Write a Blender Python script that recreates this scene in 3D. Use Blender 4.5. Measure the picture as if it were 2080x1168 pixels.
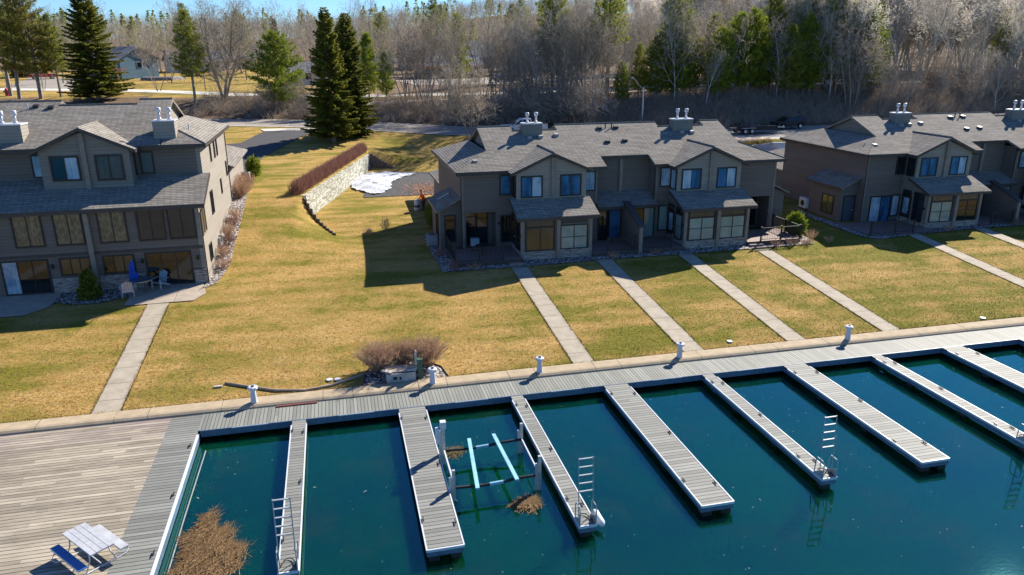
import bpy, math, random
import numpy as np
from mathutils import Vector, Matrix
S = bpy.context.scene
for o in list(bpy.data.objects): bpy.data.objects.remove(o)
# ---------------------------------------------------------------- camera
P, YAW, ROLL = math.radians(17.98), math.radians(13.40), math.radians(.32)
cy, sy, cp, sp = math.cos(YAW), math.sin(YAW), math.cos(P), math.sin(P)
r0 = Vector((cy, -sy, 0)); fw = Vector((sy*cp, cy*cp, -sp)); u0 = Vector((sy*sp, cy*sp, cp))
e1 = r0*math.cos(ROLL) - u0*math.sin(ROLL); e2 = r0*math.sin(ROLL) + u0*math.cos(ROLL)
cam = bpy.data.objects.new('camera', bpy.data.cameras.new('camera')); S.collection.objects.link(cam)
M = Matrix((e1, e2, -fw)).transposed().to_4x4(); M.translation = (0, 0, 15.45); cam.matrix_world = M
cam.data.sensor_width = 36; cam.data.lens = 36*1504/2080; cam.data.clip_start = .5; cam.data.clip_end = 4000
S.camera = cam
# ---------------------------------------------------------------- sky, sun, exposure
SUN = Vector((math.sin(math.radians(52.4))*math.cos(math.radians(35)), math.cos(math.radians(52.4))*math.cos(math.radians(35)), math.sin(math.radians(35))))
W = bpy.data.worlds.new("World"); S.world = W; W.use_nodes = True
wn = W.node_tree; bg = wn.nodes['Background']; sk = wn.nodes.new('ShaderNodeTexSky')
sk.sky_type = 'NISHITA'; sk.sun_disc = False; sk.sun_elevation = math.asin(SUN.z); sk.sun_rotation = math.atan2(SUN.x, SUN.y)
sk.air_density = 1.0; sk.dust_density = .1; sk.ozone_density = 3.0; sk.altitude = 300
tn = wn.nodes.new('ShaderNodeMix'); tn.data_type = 'RGBA'; tn.blend_type = 'MULTIPLY'; tn.inputs[0].default_value = 1; tn.inputs[7].default_value = (.56, .86, 1.3, 1)
wn.links.new(sk.outputs[0], tn.inputs[6]); wn.links.new(tn.outputs[2], bg.inputs[0]); bg.inputs[1].default_value = .058
sun = bpy.data.objects.new('sun', bpy.data.lights.new('sun', 'SUN')); S.collection.objects.link(sun)
sun.data.energy = 5.0; sun.data.angle = math.radians(.5); sun.data.color = (1, .93, .82)
sun.rotation_euler = SUN.to_track_quat('Z', 'Y').to_euler()
S.view_settings.view_transform = 'Standard'; S.view_settings.look = 'None'; S.view_settings.gamma = 1
S.view_settings.exposure = 1.2
R = random.Random(7)
# ---------------------------------------------------------------- node helpers
def nd(nt, t, ins=None, **at):
    n = nt.nodes.new('ShaderNode'+t)
    for k, v in at.items(): setattr(n, k, v)
    for k, v in (ins or {}).items():
        if isinstance(v, bpy.types.NodeSocket): nt.links.new(v, n.inputs[k])
        else:
            if isinstance(v, (tuple, list)) and len(v) == 3 and n.inputs[k].type == 'RGBA': v = (*v, 1)
            n.inputs[k].default_value = v
    return n
def mth(nt, op, a, b=0.0, c=0.0): return nd(nt, 'Math', {0: a, 1: b, 2: c}, operation=op).outputs[0]
def mixc(nt, f, a, b, bt='MIX'):
    n = nd(nt, 'Mix', {0: f, 6: a, 7: b}, data_type='RGBA', blend_type=bt); return n.outputs[2]
def noise(nt, vec, sc, det=3, rough=.55, dist=0):
    return nd(nt, 'TexNoise', {'Vector': vec, 'Scale': sc, 'Detail': det, 'Roughness': rough, 'Distortion': dist}).outputs[0]
def rng(nt, v, a, b, c=0., d=1.): return nd(nt, 'MapRange', {0: v, 1: a, 2: b, 3: c, 4: d}).outputs[0]
def pos(nt): return nd(nt, 'NewGeometry').outputs['Position']
def xyz(nt, v): return nd(nt, 'SeparateXYZ', {0: v}).outputs
def vec(nt, x, y, z): return nd(nt, 'CombineXYZ', {0: x, 1: y, 2: z}).outputs[0]
def scl(nt, v, s): return nd(nt, 'VectorMath', {0: v, 1: s}, operation='MULTIPLY').outputs[0]
MATS = {}
def mat(name, rough=.8, spec=.3):
    m = bpy.data.materials.new(name); m.use_nodes = True; nt = m.node_tree
    b = nt.nodes['Principled BSDF']; b.inputs['Roughness'].default_value = rough
    b.inputs['Specular IOR Level'].default_value = spec; MATS[name] = m
    return m, nt, b
def setc(nt, b, c): 
    if isinstance(c, bpy.types.NodeSocket): nt.links.new(c, b.inputs['Base Color'])
    else: b.inputs['Base Color'].default_value = (*c, 1)
def bump(nt, b, h, st=.5, d=.02):
    n = nd(nt, 'Bump', {'Strength': st, 'Distance': d, 'Height': h}); nt.links.new(n.outputs[0], b.inputs['Normal'])
def simple(name, c, rough=.7, spec=.3, var=.15, sc=3., metal=0):
    m, nt, b = mat(name, rough, spec); p = pos(nt)
    n = noise(nt, p, sc, 4); d = tuple(x*(1-var) for x in c); l = tuple(min(1, x*(1+var)) for x in c)
    setc(nt, b, mixc(nt, rng(nt, n, .3, .7), d, l)); b.inputs['Metallic'].default_value = metal
    return m
def siding(name, c, pitch=.2):
    m, nt, b = mat(name, .75, .25); p = pos(nt); s = xyz(nt, p)
    f = mth(nt, 'FRACT', mth(nt, 'DIVIDE', s[2], pitch)); idx = mth(nt, 'FLOOR', mth(nt, 'DIVIDE', s[2], pitch))
    rn = nd(nt, 'TexWhiteNoise', {'Vector': vec(nt, idx, mth(nt, 'FLOOR', mth(nt, 'MULTIPLY', mth(nt, 'ADD', s[0], s[1]), .3)), 0)}).outputs[0]
    base = mixc(nt, rn, tuple(x*.92 for x in c), tuple(x*1.08 for x in c))
    base = mixc(nt, mth(nt, 'MULTIPLY', noise(nt, p, 1.1, 4), .35), base, tuple(x*.75 for x in c))
    g = mth(nt, 'LESS_THAN', f, .1)
    setc(nt, b, mixc(nt, mth(nt, 'MULTIPLY', g, .45), base, tuple(x*.4 for x in c)))  # shadow line at each board lap painted as a darker strip
    bump(nt, b, mth(nt, 'SUBTRACT', 1., f), .8, .025); return m
def shingle(name, c1, c2):
    m, nt, b = mat(name, .95, .15); p = pos(nt); s = xyz(nt, p)
    u = mth(nt, 'ADD', s[0], s[1]); v = mth(nt, 'MULTIPLY', s[2], 2.74)
    br = nd(nt, 'TexBrick', {'Vector': vec(nt, u, v, 0), 'Color1': c1, 'Color2': c2, 'Mortar': tuple(x*.3 for x in c1),
        'Scale': 1., 'Mortar Size': .03, 'Mortar Smooth': .3, 'Bias': -.1, 'Brick Width': .34, 'Row Height': .19}, offset=.37, squash=1.)
    n = noise(nt, p, 45, 2); n2 = noise(nt, p, .8, 4)
    col = mixc(nt, rng(nt, n, .3, .7), br.outputs[0], mixc(nt, .5, br.outputs[0], tuple(x*1.7 for x in c2)))
    col = mixc(nt, rng(nt, n2, .35, .75, 0, .35), col, tuple(x*.62 for x in c1))
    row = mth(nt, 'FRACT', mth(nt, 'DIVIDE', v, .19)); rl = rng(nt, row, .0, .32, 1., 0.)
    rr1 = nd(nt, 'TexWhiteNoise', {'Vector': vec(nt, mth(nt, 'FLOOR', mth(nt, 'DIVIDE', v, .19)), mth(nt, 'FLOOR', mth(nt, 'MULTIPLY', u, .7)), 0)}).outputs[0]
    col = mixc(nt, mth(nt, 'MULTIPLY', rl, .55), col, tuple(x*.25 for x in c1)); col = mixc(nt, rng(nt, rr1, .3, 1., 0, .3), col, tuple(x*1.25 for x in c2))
    setc(nt, b, col); bump(nt, b, mth(nt, 'SUBTRACT', 1., rl), .5, .03); return m
def boards(name, run, pitch, c1, c2, gapc, seglen=3.6, gap=.12, streak=.5, tint=None):
    m, nt, b = mat(name, .7, .3); p = pos(nt); s = xyz(nt, p)
    a, l = (s[1], s[0]) if run == 'x' else (s[0], s[1])
    v = mth(nt, 'DIVIDE', a, pitch); i = mth(nt, 'FLOOR', v); f = mth(nt, 'FRACT', v)
    r1 = nd(nt, 'TexWhiteNoise', {'Vector': vec(nt, i, 3.3, 0)}).outputs[0]
    sg = mth(nt, 'FLOOR', mth(nt, 'ADD', mth(nt, 'DIVIDE', l, seglen), mth(nt, 'MULTIPLY', r1, 7.)))
    r2 = nd(nt, 'TexWhiteNoise', {'Vector': vec(nt, i, sg, 0)}).outputs[0]
    st = noise(nt, scl(nt, p, (1.2, 14, 1) if run == 'x' else (14, 1.2, 1)), 1.5, 4)
    col = mixc(nt, mth(nt, 'ADD', mth(nt, 'MULTIPLY', r2, 1-streak), mth(nt, 'MULTIPLY', rng(nt, st, .3, .7), streak)), c1, c2)
    big = noise(nt, p, .5, 3)
    col = mixc(nt, rng(nt, big, .35, .7, 0, .3), col, tuple(x*.72 for x in c1))
    if tint:
        tf = mth(nt, 'MULTIPLY', rng(nt, s[1], 29.2, 30.2), rng(nt, noise(nt, scl(nt, p, (.25, 3, 1)), 1.4, 3), .4, .62))
        col = mixc(nt, mth(nt, 'MULTIPLY', tf, .8), col, tint)
    g = mth(nt, 'LESS_THAN', f, gap)
    setc(nt, b, mixc(nt, g, col, gapc)); bump(nt, b, mth(nt, 'SUBTRACT', 1., g), .5, .015); return m
def stone(name):
    m, nt, b = mat(name, .85, .3); p = pos(nt); s = xyz(nt, p); q = vec(nt, mth(nt, 'ADD', s[0], s[1]), s[2], 0)
    br = nd(nt, 'TexBrick', {'Vector': q, 'Color1': (.33, .28, .24), 'Color2': (.1, .085, .08), 'Mortar': (.03, .03, .03), 'Scale': 1., 'Mortar Size': .012, 'Brick Width': .42, 'Row Height': .11}, offset=.4)
    n = noise(nt, scl(nt, q, (1, 3, 1)), 3.2, 3)
    setc(nt, b, mixc(nt, rng(nt, n, .35, .65), br.outputs[0], mixc(nt, .5, br.outputs[0], (.5, .44, .37))))
    bump(nt, b, br.outputs['Fac'], -.7, .03); return m
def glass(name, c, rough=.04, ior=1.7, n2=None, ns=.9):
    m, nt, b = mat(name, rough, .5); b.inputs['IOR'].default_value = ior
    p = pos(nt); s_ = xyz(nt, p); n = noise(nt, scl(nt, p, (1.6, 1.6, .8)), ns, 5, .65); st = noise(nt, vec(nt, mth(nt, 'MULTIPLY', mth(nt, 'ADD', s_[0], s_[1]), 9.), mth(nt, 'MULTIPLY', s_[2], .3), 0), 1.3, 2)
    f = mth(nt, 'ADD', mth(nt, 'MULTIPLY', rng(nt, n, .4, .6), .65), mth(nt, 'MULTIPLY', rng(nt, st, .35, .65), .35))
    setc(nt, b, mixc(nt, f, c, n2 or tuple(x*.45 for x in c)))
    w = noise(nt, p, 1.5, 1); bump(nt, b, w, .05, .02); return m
SID = siding('taupe_siding', (.155, .125, .105)); SIDL = siding('light_taupe_siding', (.27, .24, .2)); SIDG = siding('grey_olive_siding', (.2, .18, .15))
SHI = shingle('weathered_shingle', (.125, .112, .094), (.255, .232, .2))
TRIM = simple('taupe_trim', (.2, .17, .14), .6); DARK = simple('dark_bronze_trim', (.028, .022, .019), .5); FASC = simple('brown_fascia', (.055, .045, .04), .5)
STONE = stone('ledge_stone')
GLS = glass('window_glass', (.012, .016, .02), .04, 1.55); BLW = glass('blind_white', (.42, .5, .55), .12, 1.5, (.1, .19, .28)); BLT = glass('blind_pale_green', (.22, .3, .27), .1, 1.6, (.15, .22, .2))
BLB = glass('curtain_shade_blue', (.05, .15, .3), .1, 1.6, (.012, .035, .075)); AMB = glass('screen_brown', (.075, .055, .035), .15, 1.6)  # blue of shaded blinds and curtains is skylit shade put into the colour
DOORP = simple('door_paint', (.05, .06, .075), .5)
COMP_X = boards('composite_crosswise', 'x', .195, (.125, .128, .115), (.25, .252, .228), (.03, .03, .028), 50, .15, .3)
COMP_Y = boards('composite_lengthwise', 'y', .152, (.15, .155, .135), (.255, .26, .228), (.04, .04, .036), 50, .16, .3)
WOODX = boards('weathered_planks', 'x', .2, (.14, .118, .088), (.47, .41, .315), (.035, .03, .025), 3.2, .14, .45, (.2, .14, .15))
DECKX = boards('brown_deck_boards', 'x', .15, (.2, .14, .12), (.26, .19, .16), (.03, .02, .02), 4, .1)
ALU = simple('aluminium', (.52, .52, .53), .35, .5, .12, 8); WHITE = simple('white_paint', (.5, .52, .55), .45, .4, .04); FASB = simple('shaded_aluminium_fascia', (.08, .125, .18), .45, .5, .25, 6)  # fascia colour has the blue shade on pale aluminium painted in
STEEL = simple('galvanised_steel', (.5, .5, .5), .4, .5, .2, 8, .6); BLK = simple('black_metal', (.015, .015, .016), .5)
PILE = simple('wet_timber', (.035, .03, .024), .8, .2, .3, 5); CONC = simple('concrete', (.42, .35, .27), .9, .2, .22, 2.2)
CONCG = simple('grey_concrete', (.4, .37, .33), .9, .2, .2, 3)
def concmat(name, c, joint, gx, gy):
    m, nt, b = mat(name, .9, .2); p = pos(nt); s = xyz(nt, p)
    n = noise(nt, p, 1.6, 6, .65); n2 = noise(nt, p, 22, 3)
    col = mixc(nt, rng(nt, n, .3, .72), tuple(x*.74 for x in c), tuple(x*1.14 for x in c))
    col = mixc(nt, rng(nt, n2, .35, .7, 0, .4), col, tuple(x*.6 for x in c))
    for ax, g in ((0, gx), (1, gy)):
        if g: col = mixc(nt, mth(nt, 'MULTIPLY', mth(nt, 'LESS_THAN', mth(nt, 'FRACT', mth(nt, 'DIVIDE', s[ax], g)), .045/g*1.), .75), col, tuple(x*joint for x in c))
    setc(nt, b, col); bump(nt, b, n2, .3, .01); return m
WALKM = concmat('walk_concrete', (.38, .33, .255), .3, 0, 1.5); CURBM = concmat('seawall_concrete', (.4, .32, .215), .35, 4.3, 0); ROADM = concmat('road_asphalt', (.3, .265, .225), .4, 0, 0)
ASPH = concmat('dark_asphalt', (.075, .073, .075), .4, 0, 0); GUT = concmat('gutter_concrete', (.6, .57, .5), .4, 0, 0); PATM = concmat('patio_concrete', (.38, .32, .25), .4, 3.2, 0)
RUST = simple('rust_paint', (.16, .05, .035), .7); RED = simple('red_paint', (.42, .03, .03), .4); BLUE = simple('navy_paint', (.02, .025, .05), .3, .5)
# ground
m, nt, b = mat('lawn', .95, .1); p = pos(nt); s = xyz(nt, p)
n1 = noise(nt, scl(nt, p, (1, 1.7, 1)), .22, 5, .62, .4); n2 = noise(nt, scl(nt, p, (1, 2.2, 1)), 1.7, 5, .7, .3); n3 = noise(nt, scl(nt, p, (1, 1.5, 1)), 5.5, 5, .78); n4 = noise(nt, p, 60, 2, .6)
n5 = noise(nt, scl(nt, p, (1, 1, 1)), .09, 3, .6)
g = mth(nt, 'ADD', mth(nt, 'ADD', mth(nt, 'MULTIPLY', n1, .62), mth(nt, 'MULTIPLY', n2, .38)), mth(nt, 'MULTIPLY', n5, .25))
g = mth(nt, 'ADD', g, mth(nt, 'MULTIPLY', mth(nt, 'SINE', mth(nt, 'MULTIPLY', mth(nt, 'ADD', s[1], mth(nt, 'MULTIPLY', s[0], .06)), 3.9)), .026))
g = mth(nt, 'ADD', g, mth(nt, 'MULTIPLY', mth(nt, 'SINE', mth(nt, 'MULTIPLY', mth(nt, 'ADD', s[1], mth(nt, 'MULTIPLY', s[0], -.2)), 1.3)), .02))
g = mth(nt, 'ADD', g, mth(nt, 'MULTIPLY', rng(nt, s[0], 17., 27.), rng(nt, s[1], 40., 46., 0.03, .085)))
gf = mth(nt, 'ADD', rng(nt, g, .56, .72), rng(nt, n3, .35, .65, -.28, .28)); gf = mth(nt, 'SUBTRACT', gf, mth(nt, 'MULTIPLY', rng(nt, s[1], 38., 32.5, 0, .35), rng(nt, s[0], 12., 2.))); gf = mth(nt, 'MINIMUM', mth(nt, 'MAXIMUM', gf, 0.), 1.)
tan = mixc(nt, rng(nt, n3, .3, .7), (.27, .15, .034), (.6, .4, .14))
pk = mixc(nt, rng(nt, n2, .5, .7, 0, .7), tan, (.64, .41, .2)); pk = mixc(nt, rng(nt, n2, .46, .32, 0, .75), pk, (.27, .15, .04))
grn = mixc(nt, rng(nt, n3, .3, .7), (.07, .075, .007), (.26, .235, .03))
col = mixc(nt, gf, pk, grn)
col = mixc(nt, rng(nt, n3, .28, .5, .5, 0), col, (.06, .045, .012))
at = nd(nt, 'Attribute', attribute_name='litter').outputs['Fac']
lit = mixc(nt, rng(nt, noise(nt, p, 1.3, 5, .7), .35, .65), (.05, .035, .025), (.21, .14, .085))
lit = mixc(nt, rng(nt, noise(nt, p, 9, 3, .7), .45, .7), lit, (.3, .22, .15))
lf = mth(nt, 'ADD', at, rng(nt, n2, .3, .7, -.18, .18))
setc(nt, b, mixc(nt, rng(nt, lf, .35, .6), col, lit)); bump(nt, b, mth(nt, 'ADD', n3, mth(nt, 'MULTIPLY', n4, .6)), .9, .09)
LAWN = m
def gravelm(name, c1, c2, sc=9):
    m, nt, b = mat(name, .9, .3); p = pos(nt)
    v = nd(nt, 'TexVoronoi', {'Vector': p, 'Scale': sc, 'Randomness': 1.}); r = nd(nt, 'TexWhiteNoise', {'Vector': v.outputs['Position']}).outputs[0]
    col = mixc(nt, r, c1, c2); col = mixc(nt, rng(nt, v.outputs['Distance'], .3, .65, 0, .9), col, (.03, .025, .02))
    setc(nt, b, col); bump(nt, b, mth(nt, 'SUBTRACT', 1., v.outputs['Distance']), 1., .05); return m
GRAV = gravelm('river_rock', (.2, .15, .13), (.62, .56, .52), 8)
m, nt, b = mat('snow', .6, .3); p = pos(nt); n = noise(nt, p, 3.5, 6, .7, .6)
setc(nt, b, mixc(nt, rng(nt, n, .47, .66), (.58, .6, .64), (.13, .115, .1))); bump(nt, b, noise(nt, p, 5, 5), .8, .12); SNOW = m
m, nt, b = mat('wall_block', .95, .2); p = pos(nt); s = xyz(nt, p); q = vec(nt, mth(nt, 'MULTIPLY', s[1], 1.), s[2], 0)
br = nd(nt, 'TexBrick', {'Vector': q, 'Color1': (.52, .52, .46), 'Color2': (.34, .34, .29), 'Mortar': (.1, .085, .07), 'Scale': 1., 'Mortar Size': .02, 'Brick Width': 2.4, 'Row Height': .2}, offset=.4)
c_ = mixc(nt, rng(nt, noise(nt, scl(nt, p, (1, 1, 4)), 1.1, 5, .7), .42, .6), br.outputs[0], (.2, .19, .13))
setc(nt, b, mixc(nt, rng(nt, noise(nt, scl(nt, p, (1, 1, 2)), 2.6, 4, .7), .5, .68), c_, (.66, .64, .56))); bump(nt, b, br.outputs['Fac'], -.8, .04); BLOCK = m
# water
m = bpy.data.materials.new('lake_water'); m.use_nodes = True; nt = m.node_tree; nt.nodes.remove(nt.nodes['Principled BSDF']); out = nt.nodes['Material Output']
p = pos(nt); s = xyz(nt, p); n = noise(nt, p, .16, 5, .6); bmp = nd(nt, 'Bump', {'Strength': .035, 'Distance': .03, 'Height': noise(nt, scl(nt, p, (1, 1.6, 1)), 5.5, 4)}).outputs[0]
dc = mixc(nt, rng(nt, n, .3, .7), (.001, .042, .009), (.0008, .024, .015))
dif = nd(nt, 'SubsurfaceScattering', {'Color': dc, 'Scale': .8, 'Radius': (.3, 1., .6)}, falloff='BURLEY').outputs[0]; tr = nd(nt, 'BsdfTransparent', {'Color': (.12, .4, .12)}).outputs[0]
body = nd(nt, 'MixShader', {0: .3, 1: dif, 2: tr}).outputs[0]
dc2 = mixc(nt, rng(nt, noise(nt, p, .3, 5, .7), .52, .72, 0, .6), dc, (.014, .03, .006)); nt.links.new(dc2, dif.node.inputs['Color'])
gl = nd(nt, 'BsdfGlossy', {'Color': (.32, .86, .95), 'Roughness': .02, 'Normal': bmp}).outputs[0]
fr = nd(nt, 'Fresnel', {'IOR': 1.85, 'Normal': bmp}).outputs[0]
nt.links.new(nd(nt, 'MixShader', {0: fr, 1: body, 2: gl}).outputs[0], out.inputs[0]); WATER = m
simple('lake_bed', (.05, .085, .025), .95, .1, .6, .8)
REED = simple('dry_reed', (.15, .09, .04), .85, .2, .95, 28); REED2 = simple('dark_weed', (.1, .075, .025), .85, .2, .5, 6)
# vegetation
def leafm(name, c1, c2, sc=.9, tr=.25):
    m, nt, b = mat(name, .8, .2); p = pos(nt)
    n = noise(nt, p, sc, 3); n2 = noise(nt, p, 9, 2); oi = nd(nt, 'ObjectInfo').outputs['Random']
    f = mth(nt, 'ADD', mth(nt, 'MULTIPLY', rng(nt, n, .3, .7), .45), mth(nt, 'ADD', mth(nt, 'MULTIPLY', rng(nt, n2, .3, .7), .3), mth(nt, 'MULTIPLY', oi, .25)))
    cc = mixc(nt, f, c1, c2); setc(nt, b, cc)
    if tr:
        t = nd(nt, 'BsdfTranslucent', {'Color': cc}).outputs[0]; ms = nd(nt, 'MixShader', {0: tr, 1: b.outputs[0], 2: t}); nt.links.new(ms.outputs[0], nt.nodes['Material Output'].inputs[0])
    return m
BARK = leafm('bark', (.1, .085, .07), (.36, .32, .27), tr=0); BARKP = leafm('pale_bark', (.32, .3, .27), (.55, .53, .49), tr=0); TWIG = leafm('twig_brown', (.12, .1, .075), (.54, .46, .345), 1.5, .2)
TWIGG = leafm('twig_grey', (.14, .12, .09), (.6, .53, .42), 1.5, .2); TWIGP = leafm('twig_pale', (.4, .36, .3), (.9, .84, .74), 1.3, .4); TWIGR = leafm('twig_tan', (.18, .14, .105), (.58, .47, .37), 1.5, .25)
SPRU = leafm('spruce_needles', (.03, .042, .008), (.27, .27, .035), 1.2, .4); PINE = leafm('pine_needles', (.04, .06, .01), (.36, .38, .05), 1.2, .42); PINEY = leafm('yellow_pine_needles', (.07, .075, .014), (.32, .28, .05), 1.2, .35)
PINEG = leafm('bright_pine_needles', (.03, .06, .006), (.36, .41, .04), 1.8, .38); BRUS = leafm('brush_stems', (.05, .038, .028), (.55, .45, .35), 2.6); HEDG = leafm('hedge_stems', (.14, .065, .048), (.36, .19, .14), 2)
BUSHM = leafm('bush_stems', (.2, .12, .07), (.66, .44, .29), 2)
# ---------------------------------------------------------------- mesh builder
def root_of(o):
    while o.parent: o = o.parent
    return o
def tag(o, label=None, cat=None, group=None, kind=None):
    if label: o['label'] = label
    if cat: o['category'] = cat
    if group: o['group'] = group
    if kind: o['kind'] = kind
    return o
def empty(name, loc, label, cat, group=None, rz=0):
    o = bpy.data.objects.new(name, None); S.collection.objects.link(o); o.location = loc; o.rotation_euler.z = rz; o.empty_display_size = .3
    return tag(o, label, cat, group)
class MB:
    def __init__(s, off=(0, 0, 0)): s.v = []; s.f = []; s.o = off
    def add(s, vs, fs):
        n = len(s.v); ox, oy, oz = s.o; s.v += [(x+ox, y+oy, z+oz) for x, y, z in vs]; s.f += [tuple(i+n for i in f) for f in fs]; return s
    def box(s, x0, x1, y0, y1, z0, z1):
        return s.add([(x0,y0,z0),(x1,y0,z0),(x1,y1,z0),(x0,y1,z0),(x0,y0,z1),(x1,y0,z1),(x1,y1,z1),(x0,y1,z1)],
            [(0,3,2,1),(4,5,6,7),(0,1,5,4),(1,2,6,5),(2,3,7,6),(3,0,4,7)])
    def lbox(s, O, u, n, a0, a1, b0, b1, c0, c1, w=(0, 0, 1)):
        g = lambda a, b, c: tuple(O[i]+u[i]*a+w[i]*b+n[i]*c for i in range(3))
        return s.add([g(a0,b0,c0),g(a1,b0,c0),g(a1,b0,c1),g(a0,b0,c1),g(a0,b1,c0),g(a1,b1,c0),g(a1,b1,c1),g(a0,b1,c1)],
            [(0,3,2,1),(4,5,6,7),(0,1,5,4),(1,2,6,5),(2,3,7,6),(3,0,4,7)])
    def prism(s, pts, d):
        n = len(pts); q = [(x+d[0], y+d[1], z+d[2]) for x, y, z in pts]
        return s.add(list(pts)+q, [tuple(range(n))[::-1], tuple(range(n, 2*n))]+[(i, (i+1) % n, n+(i+1) % n, n+i) for i in range(n)])
    def slab(s, pts, th=.16): return s.prism(pts, (0, 0, -th))
    def tube(s, pts, rs, n=6, cap=True):
        if not isinstance(rs, (list, tuple)): rs = [rs]*len(pts)
        vs = []; fs = []
        for i, p in enumerate(pts):
            p = Vector(p); a = Vector(pts[max(0, i-1)]); c = Vector(pts[min(len(pts)-1, i+1)]); t = (c-a)
            t = t.normalized() if t.length > 1e-9 else Vector((0, 0, 1))
            u = t.cross(Vector((0, 0, 1))) if abs(t.z) < .9 else t.cross(Vector((1, 0, 0))); u.normalize(); w = t.cross(u)
            for k in range(n):
                an = 2*math.pi*k/n; q = p+(u*math.cos(an)+w*math.sin(an))*rs[i]; vs.append(tuple(q))
        for i in range(len(pts)-1):
            for k in range(n): fs.append((i*n+k, i*n+(k+1) % n, (i+1)*n+(k+1) % n, (i+1)*n+k))
        if cap: fs += [tuple(range(n)), tuple(range((len(pts)-1)*n, len(pts)*n))[::-1]]
        return s.add(vs, fs)
    def cyl(s, x, y, z0, z1, r, n=12, r1=None): return s.tube([(x, y, z0), (x, y, z1)], [r, r if r1 is None else r1], n)
    def build(s, name, m, parent=None, smooth=False, fix=True):
        me = bpy.data.meshes.new(name); off = root_of(parent).location if parent else Vector((0, 0, 0))
        me.from_pydata([(x-off.x, y-off.y, z-off.z) for x, y, z in s.v], [], s.f); me.materials.append(m)
        if fix and len(s.f) < 60000:
            import bmesh
            bm = bmesh.new(); bm.from_mesh(me); bmesh.ops.recalc_face_normals(bm, faces=bm.faces); bm.to_mesh(me); bm.free()
        if smooth: me.polygons.foreach_set('use_smooth', [True]*len(me.polygons))
        me.update(); o = bpy.data.objects.new(name, me); S.collection.objects.link(o)
        if parent: o.parent = parent
        return o
def children(o): return [c for c in bpy.data.objects if c.parent == o]
def copy_tree(o, loc=None, label=None, rz=None, sc=None, kids=None):
    c = o.copy(); S.collection.objects.link(c)
    if loc is not None: c.location = loc
    if label: c['label'] = label
    if rz is not None: c.rotation_euler.z = rz
    if sc: c.scale = sc if isinstance(sc, tuple) else (sc, sc, sc)
    def rec(src, dst):
        for k in (kids if kids and src == o else children(src)):
            q = k.copy(); S.collection.objects.link(q); q.parent = dst; rec(k, q)
    rec(o, c); return c
# ---------------------------------------------------------------- terrain
def sm(a, b, t):
    t = (t-a)/((b-a) or 1e-9); t = 0. if t < 0 else 1. if t > 1 else t
    return t*t*(3-2*t)
def lin(t, pts):
    if t <= pts[0][0]: return pts[0][1]
    for (a, b), (c, d) in zip(pts, pts[1:]):
        if t <= c: return b+(d-b)*(t-a)/(c-a)
    return pts[-1][1]
RC = [(-400,185),(-60,128),(-12,112),(3,105.5),(17,95.5),(35,90.5),(52,87.5),(75,89),(110,97),(400,150)]
RW = 4.3
def roadc(x): return lin(x, RC)
def roadz(x): return lin(x, [(-40,5.6),(-5,5.5),(16,5.1),(50,4.6),(120,4.8)])
GM = [(32,.55),(46,1.81),(60,2.1),(80,2.4)]; GL = [(32,.55),(46,1.81),(48,1.95),(60,4.0),(84,4.5)]
def H(x, y):
    zr = roadz(x); yc = roadc(x); n = yc-RW-1.5
    m = lin(y, GM)
    if y > 79: m = 2.4+(zr-2.4)*sm(79, max(n, 81), y)
    l = lin(y, GL)
    if y > 84: l = 4.5+(zr-4.5)*sm(84, max(n, 86), y)
    if y < 62: w = max(.15, (62-y)*.38); c = -2.5+(62-y)*.12; k = sm(c-w, c+w, x)
    elif y < 84.3: c = -2.6+(y-62)*.2864; k = sm(c-.1, c+.1, x)
    else: k = sm(3.9, 9.5, x)
    z = l+(m-l)*k
    if y > n:
        z = zr; b = y-(yc+RW)
        if b > 0:
            top = 8.0+.6*sm(30, 100, x); z = zr+(top-zr)*sm(0, 14, b)
            if b > 14: z = top+.012*(b-14)
            z += sm(190, 520, y)*(9+15*sm(-20, 150, x))
    return z
def ar(*segs):
    out = []
    for a, b, st in segs: out += list(np.arange(a, b, st))
    return out
xs = ar((-900,-100,40),(-100,-30,7),(-30,-8,.75),(-8,-4,.25),(-4,5,.125),(5,8,.25),(8,60,1),(60,150,3),(150,1200,40)); ys = ar((31.3,48,.7),(48,56,.4),(56,86,.25),(86,92,.4),(92,130,1),(130,250,5),(250,1200,30))
vs = []; lt = []
for y in ys:
    for x in xs:
        z = H(x, y); vs.append((x, y, z)); bb = y-(roadc(x)+RW)
        l = sm(-.5, 1.5, bb)
        if bb > 13 and x < 12: l *= .25+.3*sm(-20, 12, x)
        if y > 240: l = 1
        if 26 < x and 62 < y < 84: l = max(l, .15)
        lt.append(l)
nx = len(xs); fs = [(j*nx+i, j*nx+i+1, (j+1)*nx+i+1, (j+1)*nx+i) for j in range(len(ys)-1) for i in range(nx-1)]
me = bpy.data.meshes.new('ground'); me.from_pydata(vs, [], fs); me.materials.append(LAWN)
a = me.attributes.new('litter', 'FLOAT', 'POINT'); a.data.foreach_set('value', lt); me.polygons.foreach_set('use_smooth', [True]*len(fs))
o = bpy.data.objects.new('ground', me); S.collection.objects.link(o); tag(o, kind='structure')
tag(MB().add([(-900,-300,-1.7),(1200,-300,-1.7),(1200,31.4,-1.7),(-900,31.4,-1.7)], [(0,1,2,3)]).build('lake_bed', MATS['lake_bed']), kind='structure')
tag(MB().add([(-900,-300,0),(1200,-300,0),(1200,31.2,0),(-900,31.2,0)], [(0,1,2,3)]).build('water', WATER), kind='structure')
def inpoly(x, y, p):
    c = False
    for i in range(len(p)):
        (x0, y0), (x1, y1) = p[i-1], p[i]
        if (y0 > y) != (y1 > y) and x < (x1-x0)*(y-y0)/(y1-y0)+x0: c = not c
    return c
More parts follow.
